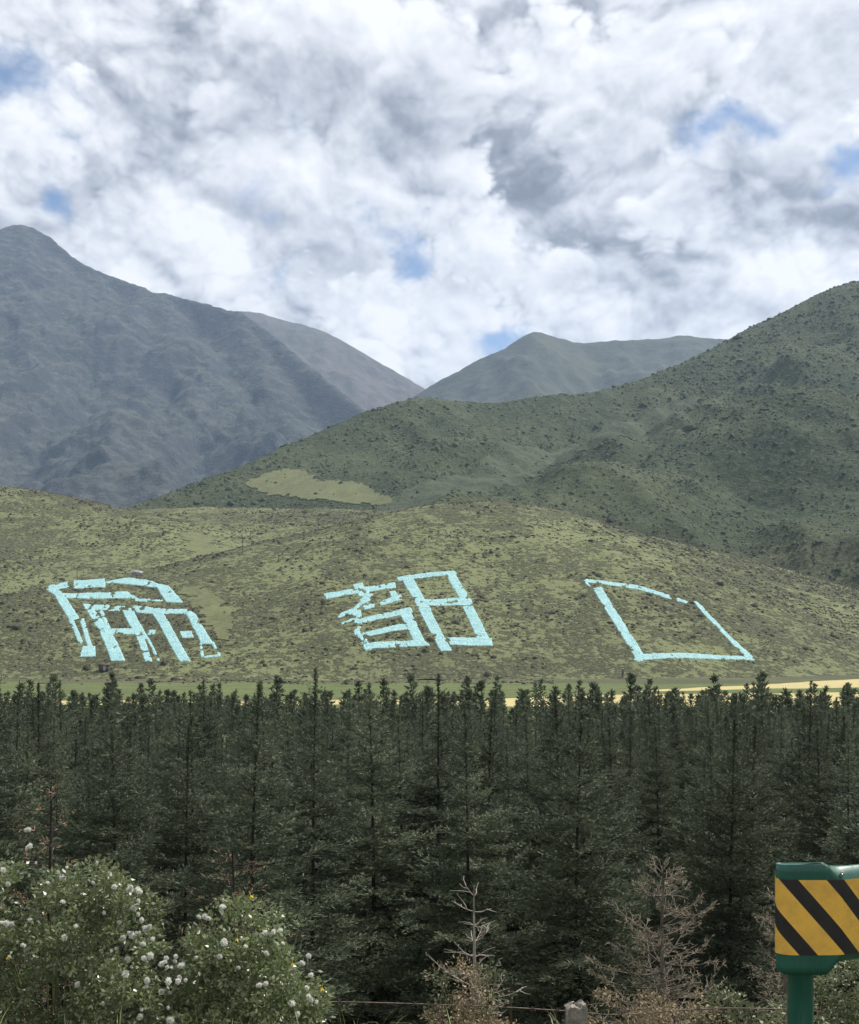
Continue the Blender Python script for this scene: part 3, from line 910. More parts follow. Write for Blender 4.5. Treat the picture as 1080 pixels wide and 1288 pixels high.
def scatter_shrubs(name, xy, hf, r, mat, rng, flat=(0.5, 1.0), label=None):
    V0, F0 = dome_template()
    N = len(xy)
    z = hf(xy[:, 0], xy[:, 1])
    th = rng.uniform(0, 6.28, N); c, s = np.cos(th)[:, None], np.sin(th)[:, None]
    B = V0[None] * (1 + rng.uniform(-.38, .38, (N, len(V0), 1)))
    rx = (r * rng.uniform(.8, 1.4, N))[:, None]; ry = (r * rng.uniform(.7, 1.2, N))[:, None]; rz = (r * rng.uniform(flat[0], flat[1], N))[:, None]
    X = B[..., 0] * rx; Y = B[..., 1] * ry
    V = np.stack([X * c - Y * s + xy[:, 0:1], X * s + Y * c + xy[:, 1:2], B[..., 2] * rz + z[:, None]], -1)
    f = (np.arange(N)[:, None, None] * len(V0) + F0[None]).reshape(-1, 3)
    me = mesh_np(name, V.reshape(-1, 3), f); smooth(me)
    return tag(link(name, me, mat), label, 'shrubs' if label else None, kind='stuff')


def near_stones(xy, dist):
    """True where a point lies within dist of a laid stone (grid lookup)"""
    S = np.concatenate(STONE_PTS); cell = dist
    keys = set()
    for dx in (-1, 0, 1):
        for dy in (-1, 0, 1):
            keys.update(zip((np.floor(S[:, 0] / cell) + dx).astype(int).tolist(), (np.floor(S[:, 1] / cell) + dy).astype(int).tolist()))
    return np.array([(int(a), int(b)) in keys for a, b in zip(np.floor(xy[:, 0] / cell), np.floor(xy[:, 1] / cell))])


def hill_shrubs():
    rng = np.random.default_rng(11)
    N = 200000
    Y = np.sqrt(rng.uniform(365 ** 2, 900 ** 2, N)); a = rng.uniform(-0.42, 0.42, N); X = a * Y
    d = fbm(X / 60, Y / 60, 4, 91) * 1.1 + fbm(X / 10, Y / 10, 3, 92) * 1.1
    d = d + np.clip((X - 80) / 110, 0, 1) * np.clip((Y - 470) / 60, 0, 1) * 0.55
    # the lower slope carries more bushes, the dome's crown fewer
    px = CX + F * X / Y
    keep = d > rng.uniform(-0.35, 0.55, N)
    keep &= ~((Y < 440) & (a > 0.10)) & ((Y > 415) | (rng.random(N) < .5))
    xy = np.stack([X, Y], -1)[keep]
    for L in LAWNS:
        xy = xy[~inside(xy, L) | (rng.random(len(xy)) < .14)]
    xy = xy[~near_stones(xy, 0.9)]
    xy = xy[rng.permutation(len(xy))[:35000]]
    r = rng.lognormal(-0.45, 0.45, len(xy)) * 0.72
    # a hem of bushes along the edges of the strokes
    S = np.concatenate(STONE_PTS)
    pick = S[rng.integers(0, len(S), 9000)] + rng.normal(0, 1.5, (9000, 2))
    pick = pick[~near_stones(pick, 0.7)]
    xy2 = np.concatenate([xy, pick]); r2 = np.concatenate([r, rng.uniform(.3, .65, len(pick))])
    scatter_shrubs('hillside_shrubs', xy2, lambda x, y: np.maximum(hill_h(x, y), g_h(x, y)), r2, M['shrub_hill'], rng, (0.45, 0.9), 'low dark shrubs dotted over the grassy hillside')


def mountain_shrubs():
    rng = np.random.default_rng(12)
    N = 120000
    Y = rng.uniform(680, 1560, N); a = rng.uniform(-0.30, 0.42, N); X = a * Y
    h = green_h(X, Y); hh = hill_h(X, Y)
    keep = (h > hh - 1) & (h > np.interp(Y, GK[:, 0], GK[:, 1]) + 2)
    d = fbm(X / 120, Y / 120, 4, 95) + fbm(X / 30, Y / 30, 3, 96) * 0.6
    keep &= d > rng.uniform(-0.75, 0.30, N)
    xy = np.stack([X, Y], -1)[keep]
    xy = xy[~inside(xy, LAWNS[0]) | (rng.random(len(xy)) < .10)]
    xy = xy[~inside(xy, VALLEY) | (rng.random(len(xy)) < .45)][:33000]
    r = rng.lognormal(0.0, 0.48, len(xy)) * np.interp(xy[:, 1], [700, 1500], [0.58, 1.05])
    scatter_shrubs('mountain_shrubs', xy, green_h, r, M['shrub_green'], rng, (0.55, 1.0), 'dense dark green scrub covering the right-hand mountain')


hill_shrubs()
mountain_shrubs()


# ------------------------------------------------------------------ spruces
def spruce_parts(seed, H, Lmax, dens=1.0, tw=(0.080, 0.019), wood_only=False, whorl=0.34, start=0.03, tip=0.55):
    rng = np.random.default_rng(seed)
    wood = MB(); SV = []; SQ = []; nq = 0
    lean = rng.normal(0, 0.012, 2)
    zt = np.linspace(0, 1, 9)
    tp = np.stack([lean[0] * H * zt ** 2, lean[1] * H * zt ** 2, H * zt], -1)
    wood.tube(tp, 0.0080 * H * (1 - zt) ** 1.0 + 0.0035, 6)
    z = start * H
    while z < H * 0.972:
        rel = z / H
        n = int(rng.integers(4, 7)) if rel > 0.75 else int(rng.integers(6, 9))
        Lz = Lmax * (1 - rel) ** 1.02 * min(1.0, 0.8 + rel * 2.2) + 0.05
        tsz = tip + (1 - tip) * min(1.0, (1 - rel) * 2.2)
        a0 = rng.uniform(0, 6.28)
        for k in range(n):
            L = Lz * rng.uniform(0.62, 1.18)
            az = a0 + 6.28 * k / n + rng.normal(0, 0.22)
            el = math.radians(-12 + 50 * rel ** 1.6 + rng.normal(0, 7))
            dh = np.array((math.cos(az), math.sin(az), 0.0))
            zb = z + rng.uniform(-.07, .07)
            base = np.array((lean[0] * H * rel ** 2, lean[1] * H * rel ** 2, zb))
            droop = -0.16 * (1 - rel); upt = 0.20

            def pos(t):
                t = np.asarray(t)[:, None]
                return base + dh * (L * t * math.cos(el)) + np.array((0, 0, 1.0)) * (L * t * math.sin(el) + L * (droop * t ** 2 + upt * t ** 3.0) * 0.9)
            tt = np.linspace(0, 1, 5)
            bp = pos(tt)
            r0 = 0.004 + 0.008 * L
            wood.tube(bp, r0 * (1 - 0.8 * tt), 3, cap=False)
            step = 0.052 / dens
            ts = np.arange(0.04, 1.0, step / max(L, 0.1)) + rng.uniform(-.02, .02)
            ts = ts[ts < 1.0]
            if len(ts) == 0:
                ts = np.array([0.6])
            tp_ = pos(ts); tan = unit(pos(np.minimum(ts + 0.02, 1.02)) - tp_)
            side = unit(np.cross(tan, np.array((0, 0, 1.0))))
            for sgn in (-1, 1):
                m = len(ts)
                l2 = ((1 - ts) * L * 0.46 + 0.085 * tsz) * rng.uniform(.6, 1.25, m)
                d2 = unit(tan * rng.uniform(.45, .95, (m, 1)) + sgn * side * rng.uniform(.6, 1.0, (m, 1)) + np.array((0, 0, 1.0)) * rng.uniform(-.55, .25, (m, 1)))
                # twigs along each branchlet
                nt_ = np.maximum(1, (l2 / (0.0205 / dens)).astype(int))
                idx = np.repeat(np.arange(m), nt_)
                s = rng.uniform(0.0, 1.0, len(idx))
                p = tp_[idx] + d2[idx] * (l2[idx] * s)[:, None] + np.array((0, 0, -0.10)) * ((l2[idx] * s) ** 1.3)[:, None]
                q_side = unit(np.cross(d2[idx], np.array((0, 0, 1.0)))) * np.where(rng.random(len(idx)) < .5, -1, 1)[:, None]
                d3 = unit(d2[idx] * 0.9 + np.array((0, 0, .18)) + q_side * rng.uniform(.2, .9, (len(idx), 1)) + rng.normal(0, .28, (len(idx), 3)) + np.array((0, 0, 0.06)))
                keep = rng.random(len(idx)) < 0.95
                V, q = sprays(p[keep], d3[keep], rng.uniform(.65, 1.4, keep.sum()) * tw[0] * tsz, tw[1] * rng.uniform(.7, 1.3, keep.sum()), rng)
                SV.append(V); SQ.append(q + nq); nq += len(V)
            # needles straight on the branch tip
            m = max(3, int(L * 30 * dens))
            t = rng.uniform(.3, 1.0, m); p = pos(t)
            d3 = unit(unit(pos(np.minimum(t + .02, 1.02)) - p) + rng.normal(0, .45, (m, 3)))
            V, q = sprays(p, d3, tw[0] * rng.uniform(.7, 1.2, m), tw[1], rng); SV.append(V); SQ.append(q + nq); nq += len(V)
        z += whorl * rng.uniform(.75, 1.25) * (1.2 - 0.65 * rel)
    # leader
    m = int(760 * dens)
    t = 1 - 0.42 * rng.random(m) ** 1.3; p = np.stack([lean[0] * H * t ** 2, lean[1] * H * t ** 2, H * t], -1)
    d3 = unit(rng.normal(0, .6, (m, 3)) + np.array((0, 0, .55)))
    V, q = sprays(p, d3, tw[0] * .8 * (.45 + tip), tw[1] * .8, rng); SV.append(V); SQ.append(q + nq); nq += len(V)
    return wood, np.concatenate(SV), np.concatenate(SQ)


def forest():
    rng = np.random.default_rng(3)
    variants = []
    for k, (H, L) in enumerate(((5.7, 1.9), (6.0, 1.75), (5.3, 1.85), (5.6, 2.05))):
        wood, V, q = spruce_parts(100 + k, H, L)
        tm = wood.mesh('trunk'); smooth(tm); cm = mesh_np('crown', V, q)
        tm.materials.append(M['bark']); cm.materials.append(M['needle'])
        variants.append((tm, cm, H))
    pts = []
    Y = 17.5; row = 0
    while Y < 158:
        sp = 2.1 + 0.003 * Y
        lim = 0.36 * Y + 4.5
        xs = np.arange(-lim, lim, sp) + (row % 2) * sp * 0.5
        for x in xs:
            if rng.random() < 0.93:
                pts.append((x + rng.normal(0, .35), Y + rng.normal(0, .45)))
        Y += 2.0 + 0.017 * max(0, Y - 30); row += 1
    pts = np.array(pts)
    # keep a gap of sky-lit meadow wherever the photograph shows the field
    seen = np.abs(pts[:, 0]) < 0.3375 * pts[:, 1] + 1.2
    order = np.argsort(pts[:, 1] + np.where(seen, 0, 1000))
    pts = pts[order]; seen = seen[order]
    near = pts[:300]; rest = pts[300:]
    zs = g_h(near[:, 0], near[:, 1])
    for i, (x, y) in enumerate(near):
        tm, cm, H = variants[int(rng.integers(0, len(variants)))]
        s = rng.uniform(.80, 1.10) * np.interp(y, [18, 60], [1.0, .94])
        if rng.random() < 0.12:
            s *= 1.14
        s = min(s, 6.15 / H if y < 30 else 6.7 / H)
        if y < 23:
            lab = 'dark green spruce tree in the front rows of the plantation, just beyond the wire fence'
        elif y < 45:
            lab = 'dark green spruce tree in the middle rows of the dense plantation'
        else:
            lab = 'dark green spruce tree deep in the plantation, only its pointed top showing'
        e = empty('spruce_tree', (x, y, zs[i] - 0.05), lab, 'tree', lab.replace('dark green spruce tree', 'spruce trees'), rng.uniform(0, 6.28), s)
        link('trunk', tm, None, e); link('crown', cm, None, e)
    # the far rows: one mass
    lows = []
    for k in range(4):
        wood, V, q = spruce_parts(200 + k, 5.5, 1.3, dens=0.13, tw=(0.34, 0.105), whorl=0.42, start=0.54, tip=0.22)
        mm = MB(); mm.tube([(0, 0, 0), (0, 0, 3), (0, 0, 5.5)], [.06, .045, .012], 4, cap=False)
        q2 = mm.q[0]; V2 = mm.v[0]
        lows.append((np.concatenate([V, V2]), np.concatenate([q, q2 + len(V)])))
    zs = g_h(rest[:, 0], rest[:, 1])
    VV = []; QQ = []; n = 0
    for i, (x, y) in enumerate(rest):
        V, q = lows[int(rng.integers(0, 4))]
        a = rng.uniform(0, 6.28); s = rng.uniform(.78, 1.22) * np.interp(y, [60, 158], [.98, 1.05]) * (1.18 if rng.random() < .15 else 1)
        c, sn = math.cos(a), math.sin(a)
        W = np.stack([V[:, 0] * c - V[:, 1] * sn, V[:, 0] * sn + V[:, 1] * c, V[:, 2]], -1) * s + np.array((x, y, zs[i]))
        VV.append(W); QQ.append(q + n); n += len(W)
    me = mesh_np('spruce_plantation', np.concatenate(VV), np.concatenate(QQ)); me.materials.append(M['needle'])
    o = link('spruce_plantation', me)
    tag(o, 'far rows of the spruce plantation, a mass of pointed dark tops', 'trees', kind='stuff')
    print('forest', len(near), len(rest), 'near crown quads', [len(v[1].polygons) for v in variants], 'far', sum(len(q) for q in QQ))


forest()

# ------------------------------------------------------------------ dead spruces
def dead_spruce(px, py_top, Y, H, Lmax, seed, label, wood_mat, twig_mat, fullness=1.0, whorl=0.13, top_bare=0.3, tuft=True):
    rng = np.random.default_rng(seed)
    x, _, ztop = P(px, py_top, Y)
    root = empty('dead_spruce', (x, Y, ztop - H), label, 'dead tree')
    tr = MB(); zt = np.linspace(0, 1, 12)
    wob = np.cumsum(rng.normal(0, .006, (12, 2)), axis=0) * H * .5
    wob -= wob[-1]
    tp = np.stack([wob[:, 0], wob[:, 1], H * zt], -1)
    tr.tube(tp, 0.013 * H * (1 - zt) ** .9 + .004, 6)
    me = tr.mesh('trunk'); smooth(me); link('trunk', me, wood_mat, root)
    limb = MB(); tw = MB()
    SV = []; SQ = []; nq = 0
    z = H * 0.12
    while z < H * .98:
        rel = z / H
        n = int(rng.integers(2, 5))
        for k in range(n):
            L = (Lmax * (1 - rel) ** .8 + .05) * rng.uniform(.5, 1.15)
            if rng.random() > fullness:
                L *= rng.uniform(.2, .5)
            az = rng.uniform(0, 6.28); el = math.radians(rng.normal(14, 12))
            d = np.array((math.cos(az) * math.cos(el), math.sin(az) * math.cos(el), math.sin(el)))
            b = np.array((np.interp(rel, zt, wob[:, 0]), np.interp(rel, zt, wob[:, 1]), z))
            t = np.linspace(0, 1, 5)[:, None]
            pts = b + d * L * t + np.array((0, 0, 1.0)) * L * (-.14 * t + .30 * t ** 2) + np.cumsum(rng.normal(0, .012, (5, 3)), 0) * L
            limb.tube(pts, (0.0035 + .006 * L) * (1 - .75 * t[:, 0]), 4, cap=False)
            m = int(L / .045 * fullness) + 2
            for s in rng.uniform(.2, 1.0, m):
                p = np.array([np.interp(s, t[:, 0], pts[:, j]) for j in range(3)])
                sd = np.cross(d, (0, 0, 1.0)); sd /= np.linalg.norm(sd) + 1e-9
                l2 = rng.uniform(.04, .16) * (1.2 - .5 * s)
                d2 = d * rng.uniform(.3, .9) + sd * rng.choice((-1, 1)) * rng.uniform(.3, 1) + np.array((0, 0, rng.uniform(-.2, .5)))
                d2 /= np.linalg.norm(d2)
                p2 = p + d2 * l2
                limb.tube([p, (p + p2) / 2 + rng.normal(0, .006, 3), p2], [.0032, .0026, .0016], 3, cap=False)
                if tuft:
                    kk = 6
                    pp = p + (p2 - p) * rng.uniform(.2, 1, (kk, 1))
                    dd = unit(d2 + rng.normal(0, .6, (kk, 3)))
                    V, q = sprays(pp, dd, rng.uniform(.02, .05, kk), .004, rng, .5); SV.append(V); SQ.append(q + nq); nq += len(V)
        z += whorl * rng.uniform(.6, 1.3)
    me = limb.mesh('branches'); o = link('branches', me, wood_mat, root); o['kind'] = 'stuff'
    if SV:
        o = link('twigs', mesh_np('twigs', np.concatenate(SV), np.concatenate(SQ)), twig_mat, root); o['kind'] = 'stuff'
    return root


dead_spruce(596, 1115, 8.0, 2.0, .62, 31, 'thin bare grey dead spruce beside the weathered fence post', M['deadwood'], M['deadwood'], .7, .085, tuft=False)
dead_spruce(834, 1085, 8.6, 2.3, 1.0, 32, 'broad twiggy brown dead spruce in front of the green plantation', M['brownwood'], M['deadtwig'], 1.0, .06)
dead_spruce(985, 1115, 9.6, 2.2, .75, 33, 'tan dead spruce half hidden behind the striped guardrail end', M['brownwood'], M['deadtwig'], 1.0, .07)
dead_spruce(64, 990, 7.9, 2.4, .75, 34, 'rusty dead spruce poking out above the large flowering climber', M['bark'], M['redtwig'], .8, .11)
dead_spruce(292, 1070, 7.5, 2.0, .75, 35, 'rusty dead spruce poking out above the small flowering climber', M['bark'], M['redtwig'], .8, .10)


# ------------------------------------------------------------------ climbers with fluffy seed heads, other shrubs
def seed_head_mesh():
    rng = np.random.default_rng(5)
    n = 170
    d = unit(rng.normal(size=(n, 3))); d[:, 2] = d[:, 2] * .8 + .12; d = unit(d)
    l = rng.uniform(.018, .033, n)
    mid = d * (l * .55)[:, None]; curl = rng.normal(0, .008, (n, 3))
    V1, q1 = sprays(np.zeros((n, 3)), d, l, .0045, rng, .7)
    d2 = unit(d + rng.normal(0, .7, (n, 3)))
    V2, q2 = sprays(mid + curl * .3, d2, rng.uniform(.010, .020, n), .0045, rng, .6)
    return mesh_np('seed_head', np.concatenate([V1, V2]), np.concatenate([q1, q2 + len(V1)]))


def flower_mesh():
    mb = MB()
    for k in range(4):
        a = k * math.pi / 2
        c, s = math.cos(a), math.sin(a)
        base = np.array([(0, 0, 0), (.008, .006, -.008), (.016, 0, -.024), (.008, -.006, -.008)])
        R = np.array(((c, -s, 0), (s, c, 0), (0, 0, 1)))
        mb.add(base @ R.T, [(0, 1, 2, 3)])
    mb.tube([(0, 0, 0), (0, 0, .03)], .0016, 3, cap=False)
    return mb.mesh('flower')


SEED = seed_head_mesh(); SEED.materials.append(M['fluff'])
FLOW = flower_mesh(); FLOW.materials.append(M['petal'])


def leaf_cloud(blobs, n, rng, size=(.022, .040), clump=(.045, .10), w=.5):
    """leaves gathered in small clumps sitting on and in ellipsoids (centre, radii), with gaps between the clumps"""
    vol = np.array([b[1][0] * b[1][1] * b[1][2] for b in blobs]) ** .67
    nc = max(12, n // 75)
    k = rng.choice(len(blobs), nc, p=vol / vol.sum())
    C = np.array([b[0] for b in blobs])[k]; R = np.array([b[1] for b in blobs])[k]
    d = unit(rng.normal(size=(nc, 3)))
    rr = np.where(rng.random(nc) < .85, rng.uniform(.80, 1.22, nc), rng.uniform(.3, .8, nc))
    cc = C + d * R * rr[:, None]
    cr = rng.uniform(clump[0], clump[1], nc)
    i = rng.integers(0, nc, n)
    off = unit(rng.normal(size=(n, 3))) * (rng.uniform(.15, 1.0, n) ** .6 * cr[i])[:, None] * np.array((1.15, 1.0, .85))
    p = cc[i] + off
    dd = unit(unit(off) * .6 + d[i] * .3 + rng.normal(0, .55, (n, 3)) + np.array((0, 0, -.15)))
    l = rng.uniform(size[0], size[1], n)
    V, q = sprays(p, dd, l, l * w, rng, .45)
    return p, d[i], V, q


def shrub(name, label, cat_, blobs, n, seed, mat, base, heads=(), flowers=(), size=(.022, .040), stems=30, group=None, stemmat=None):
    rng = np.random.default_rng(seed)
    root = empty(name, base, label, cat_, group)
    b = np.array(base)
    p, d, V, q = leaf_cloud(blobs, n, rng, size)
    me = mesh_np('foliage', V - b, q); link('foliage', me, mat, root)
    st = MB()
    for i in range(stems):
        e = p[rng.integers(0, len(p))] - b
        m = e * np.array((.45, .45, .6)) + rng.normal(0, .05, 3)
        t = np.linspace(0, 1, 6)[:, None]
        c = (1 - t) ** 2 * np.array((rng.normal(0, .08), rng.normal(0, .06), 0)) + 2 * t * (1 - t) * m + t ** 2 * (e * 1.03)
        st.tube(c, np.linspace(.006, .002, 6), 4, cap=False)
    o = link('stems', st.mesh('stems'), stemmat or M['stem'], root); o['kind'] = 'stuff'
    for (px, py, Y, s) in heads:
        x, y, z = P(px, py, Y)
        o = link('seed_head', SEED, None, root, Vector((x, y, z)) - Vector(base))
        s *= .66; o.scale = (s, s, s * .85); o.rotation_euler = rng.uniform(0, 6.28, 3)
    for (px, py, Y, s) in flowers:
        x, y, z = P(px, py, Y)
        o = link('yellow_flower', FLOW, None, root, Vector((x, y, z)) - Vector(base))
        o.scale = (s, s, s); o.rotation_euler = (rng.uniform(-.5, .5), rng.uniform(-.5, .5), rng.uniform(0, 6))
    return root


def blob(px, py, Y, rx, ry, rz):
    return (P(px, py, Y), (rx * Y / F, ry, rz * Y / F))


B1 = [blob(70, 1200, 7.4, 115, .42, 100), blob(20, 1140, 7.5, 65, .32, 55), blob(110, 1135, 7.4, 60, .30, 42), blob(150, 1190, 7.2, 45, .26, 85), blob(60, 1290, 7.3, 130, .45, 90), blob(175, 1260, 7.1, 50, .28, 65), blob(-40, 1190, 7.5, 70, .35, 90)]
H1 = [(36, 1043, 7.3, .8), (33, 1044, 7.3, .7), (38, 1064, 7.3, 1.0), (34, 1066, 7.3, .8), (4, 1094, 7.2, .9), (10, 1112, 7.2, .8), (79, 1104, 7.1, 1.1), (84, 1091, 7.2, .5), (73, 1096, 7.2, .5), (122, 1085, 7.2, .6),
      (138, 1099, 7.1, .8), (144, 1115, 7.05, .9), (163, 1119, 7.0, 1.1), (174, 1119, 7.0, 1.0), (176, 1122, 7.0, .9), (168, 1143, 7.0, 1.0), (174, 1133, 7.0, .8), (174, 1150, 7.0, .8), (178, 1157, 6.95, .9), (183, 1168, 6.95, 1.1), (188, 1165, 6.95, .8),
      (166, 1176, 6.95, 1.2), (192, 1181, 6.95, .8), (155, 1179, 6.95, .9), (180, 1187, 6.9, .8), (160, 1206, 6.9, .9), (181, 1205, 6.9, .8), (189, 1202, 6.9, 1.1), (209, 1205, 6.95, .8), (221, 1203, 7.0, .8), (203, 1212, 6.9, 1.0), (228, 1214, 6.9, 1.1), (158, 1225, 6.85, 1.2), (212, 1234, 6.85, 1.2), (224, 1234, 6.85, 1.0),
      (185, 1233, 6.85, 1.1), (203, 1247, 6.85, 1.0), (176, 1279, 6.8, 1.1), (214, 1283, 6.8, 1.2), (8, 1161, 7.0, 1.0), (15, 1162, 7.0, .8), (2, 1160, 7.0, .7), (81, 1179, 6.95, 1.1), (38, 1157, 7.0, .8), (29, 1189, 6.9, .9), (97, 1238, 6.85, 1.0), (95, 1165, 6.95, .6), (131, 1148, 7.0, .7), (79, 1134, 7.0, .8), (130, 1262, 6.8, .7),
      (148, 1245, 6.85, .8), (12, 1203, 6.9, .6), (60, 1110, 7.1, .6), (45, 1085, 7.3, .5), (150, 1160, 6.95, .7), (117, 1110, 7.05, .6)]
shrub('flowering_climber', 'large leafy climber mound full of fluffy white seed heads on a dead spruce', 'shrub', B1, 24000, 51, M['leaf'], (-2.15, 7.4, -3.1), H1 + [(q[0] + random.uniform(-22, 14), q[1] + random.uniform(-12, 22), q[2], random.uniform(.45, .75)) for q in H1[14:39]], [(11, 1203, 6.9, .8)], stems=60)
B2 = [blob(300, 1225, 7.2, 65, .32, 80), blob(285, 1165, 7.3, 42, .25, 35), blob(345, 1235, 7.1, 48, .26, 55), blob(300, 1300, 7.1, 95, .36, 50), blob(250, 1240, 7.2, 30, .22, 60), blob(365, 1275, 7.0, 35, .22, 40)]
H2 = [(280, 1140, 7.0, 1.0), (278, 1146, 7.0, .7), (257, 1152, 7.0, .9), (250, 1153, 7.0, .7), (262, 1155, 7.0, .8), (282, 1185, 6.9, 1.3), (276, 1203, 6.9, .9), (334, 1173, 6.95, 1.0), (344, 1172, 6.95, .9), (352, 1170, 6.95, .9), (340, 1175, 6.95, .8), (335, 1199, 6.9, .9), (356, 1186, 6.9, .6),
      (388, 1202, 6.9, .8), (380, 1211, 6.85, .9), (391, 1226, 6.85, .8), (326, 1239, 6.8, 1.0), (334, 1237, 6.8, .9), (386, 1242, 6.8, .8), (388, 1253, 6.8, .8), (390, 1257, 6.8, .9), (367, 1262, 6.75, 1.1), (374, 1275, 6.75, .9), (227, 1215, 6.9, .9), (226, 1229, 6.9, .8), (398, 1260, 6.75, .7), (309, 1190, 6.9, .7), (300, 1217, 6.85, .6), (247, 1204, 6.9, .6)]
shrub('flowering_climber', 'small leafy climber mound with white seed heads and yellow flowers beside the wire fence', 'shrub', B2, 14000, 52, M['leaf'], (-1.05, 7.2, -3.0), H2,
      [(315, 1126, 7.1, .9), (298, 1180, 6.9, .8), (368, 1211, 6.85, .8), (405, 1242, 6.75, .9)], stems=45)
shrub('dry_shrub', 'tan dried shrub around the foot of the bare grey dead spruce', 'shrub', [blob(575, 1262, 7.8, 36, .2, 55), blob(590, 1300, 7.8, 55, .25, 40)], 3800, 53, M['tanleaf'], (.2, 7.8, -3.1), stems=30, size=(.016, .032), stemmat=M['deadwood'])
shrub('creeper', 'pale green creeper hanging on the bare grey dead spruce', 'shrub', [blob(618, 1245, 7.75, 16, .12, 32), blob(560, 1235, 7.75, 16, .12, 28)], 420, 54, M['graygreen'], (.3, 7.75, -3.1), stems=10, size=(.02, .035))
shrub('dry_shrub', 'tan dried weeds under the broad twiggy dead spruce', 'shrub', [blob(790, 1290, 7.8, 55, .25, 50), blob(850, 1300, 7.9, 50, .25, 38)], 3600, 55, M['tanleaf'], (1.3, 7.85, -3.1), stems=30, size=(.016, .030), stemmat=M['deadwood'])
shrub('leafy_bush', 'grey green leafy bush behind the guardrail post', 'shrub', [blob(1050, 1285, 7.4, 45, .25, 65), blob(1090, 1260, 7.5, 40, .25, 55), blob(1000, 1310, 7.6, 40, .25, 40)], 6500, 56, M['graygreen'], (2.4, 7.5, -2.9), stems=30, size=(.02, .036))
shrub('leafy_bush', 'grey green leafy bush between the two brown dead spruces', 'shrub', [blob(925, 1290, 8.2, 50, .25, 45)], 2600, 57, M['graygreen'], (1.95, 8.2, -3.3), stems=20, size=(.02, .034))


# ------------------------------------------------------------------ wire fence
def fence():
    root = empty('wire_fence', (P(720, 1265, 7.7)[0], 7.7, -2.95), 'rusty two strand wire fence with a weathered square post and thin stakes', 'fence')
    off = np.array(root.location)
    x, y, z = P(724, 1263, 7.7)
    # weathered post, lumpy top
    bm = bmesh.new(); bmesh.ops.create_cube(bm, size=1)
    bmesh.ops.scale(bm, vec=(.115, .11, 1.1), verts=bm.verts)
    bmesh.ops.subdivide_edges(bm, edges=bm.edges, cuts=5, use_grid_fill=True)
    rg = random.Random(4)
    for v in bm.verts:
        k = .007 + (.012 if v.co.z > .5 else 0)
        v.co += Vector((rg.uniform(-k, k), rg.uniform(-k, k), rg.uniform(-k, k)))
        if v.co.z > .5 and abs(v.co.x) > .05:
            v.co.z -= .02; v.co.x *= .93
    me = bpy.data.meshes.new('post'); bm.to_mesh(me); bm.free()
    link('post', me, M['stonepost'], root, Vector((x, y, z - .55)) - Vector(off))
    for px, top, h, r in ((642, 1250, .9, .007), (427, 1263, .9, .006), (203, 1262, .9, .012), (1180, 1262, .9, .012)):
        m = MB(); X, Yy, Z = P(px, top, 7.72)
        m.tube([(X, Yy, Z), (X + .006, Yy, Z - h * .5), (X, Yy, Z - h)], r, 5)
        me = m.mesh('stake'); me.transform(Matrix.Translation(-Vector(off))); link('stake', me, M['wire'], root)
    for dy in (0, 45):
        m = MB(); pts = []
        for px, py in ((-80, 1256), (203, 1258), (310, 1260), (427, 1260), (540, 1263), (642, 1267), (690, 1270), (724, 1272), (780, 1276), (900, 1268), (1040, 1270), (1180, 1266)):
            pts.append(P(px, py + dy, 7.7))
        c = cat(pts, 6); m.tube(c, .0036, 4)
        for i in range(3, len(c), 5):     # knots and barbs
            a = c[i]; m.tube([a + (-.012, 0, -.014), a, a + (.012, 0, .014)], .003, 3)
            m.tube([a + (-.010, 0, .015), a + (.003, .003, 0), a + (.014, 0, -.012)], .003, 3)
        me = m.mesh('wire'); me.transform(Matrix.Translation(-Vector(off))); link('wire', me, M['wire'], root)


fence()


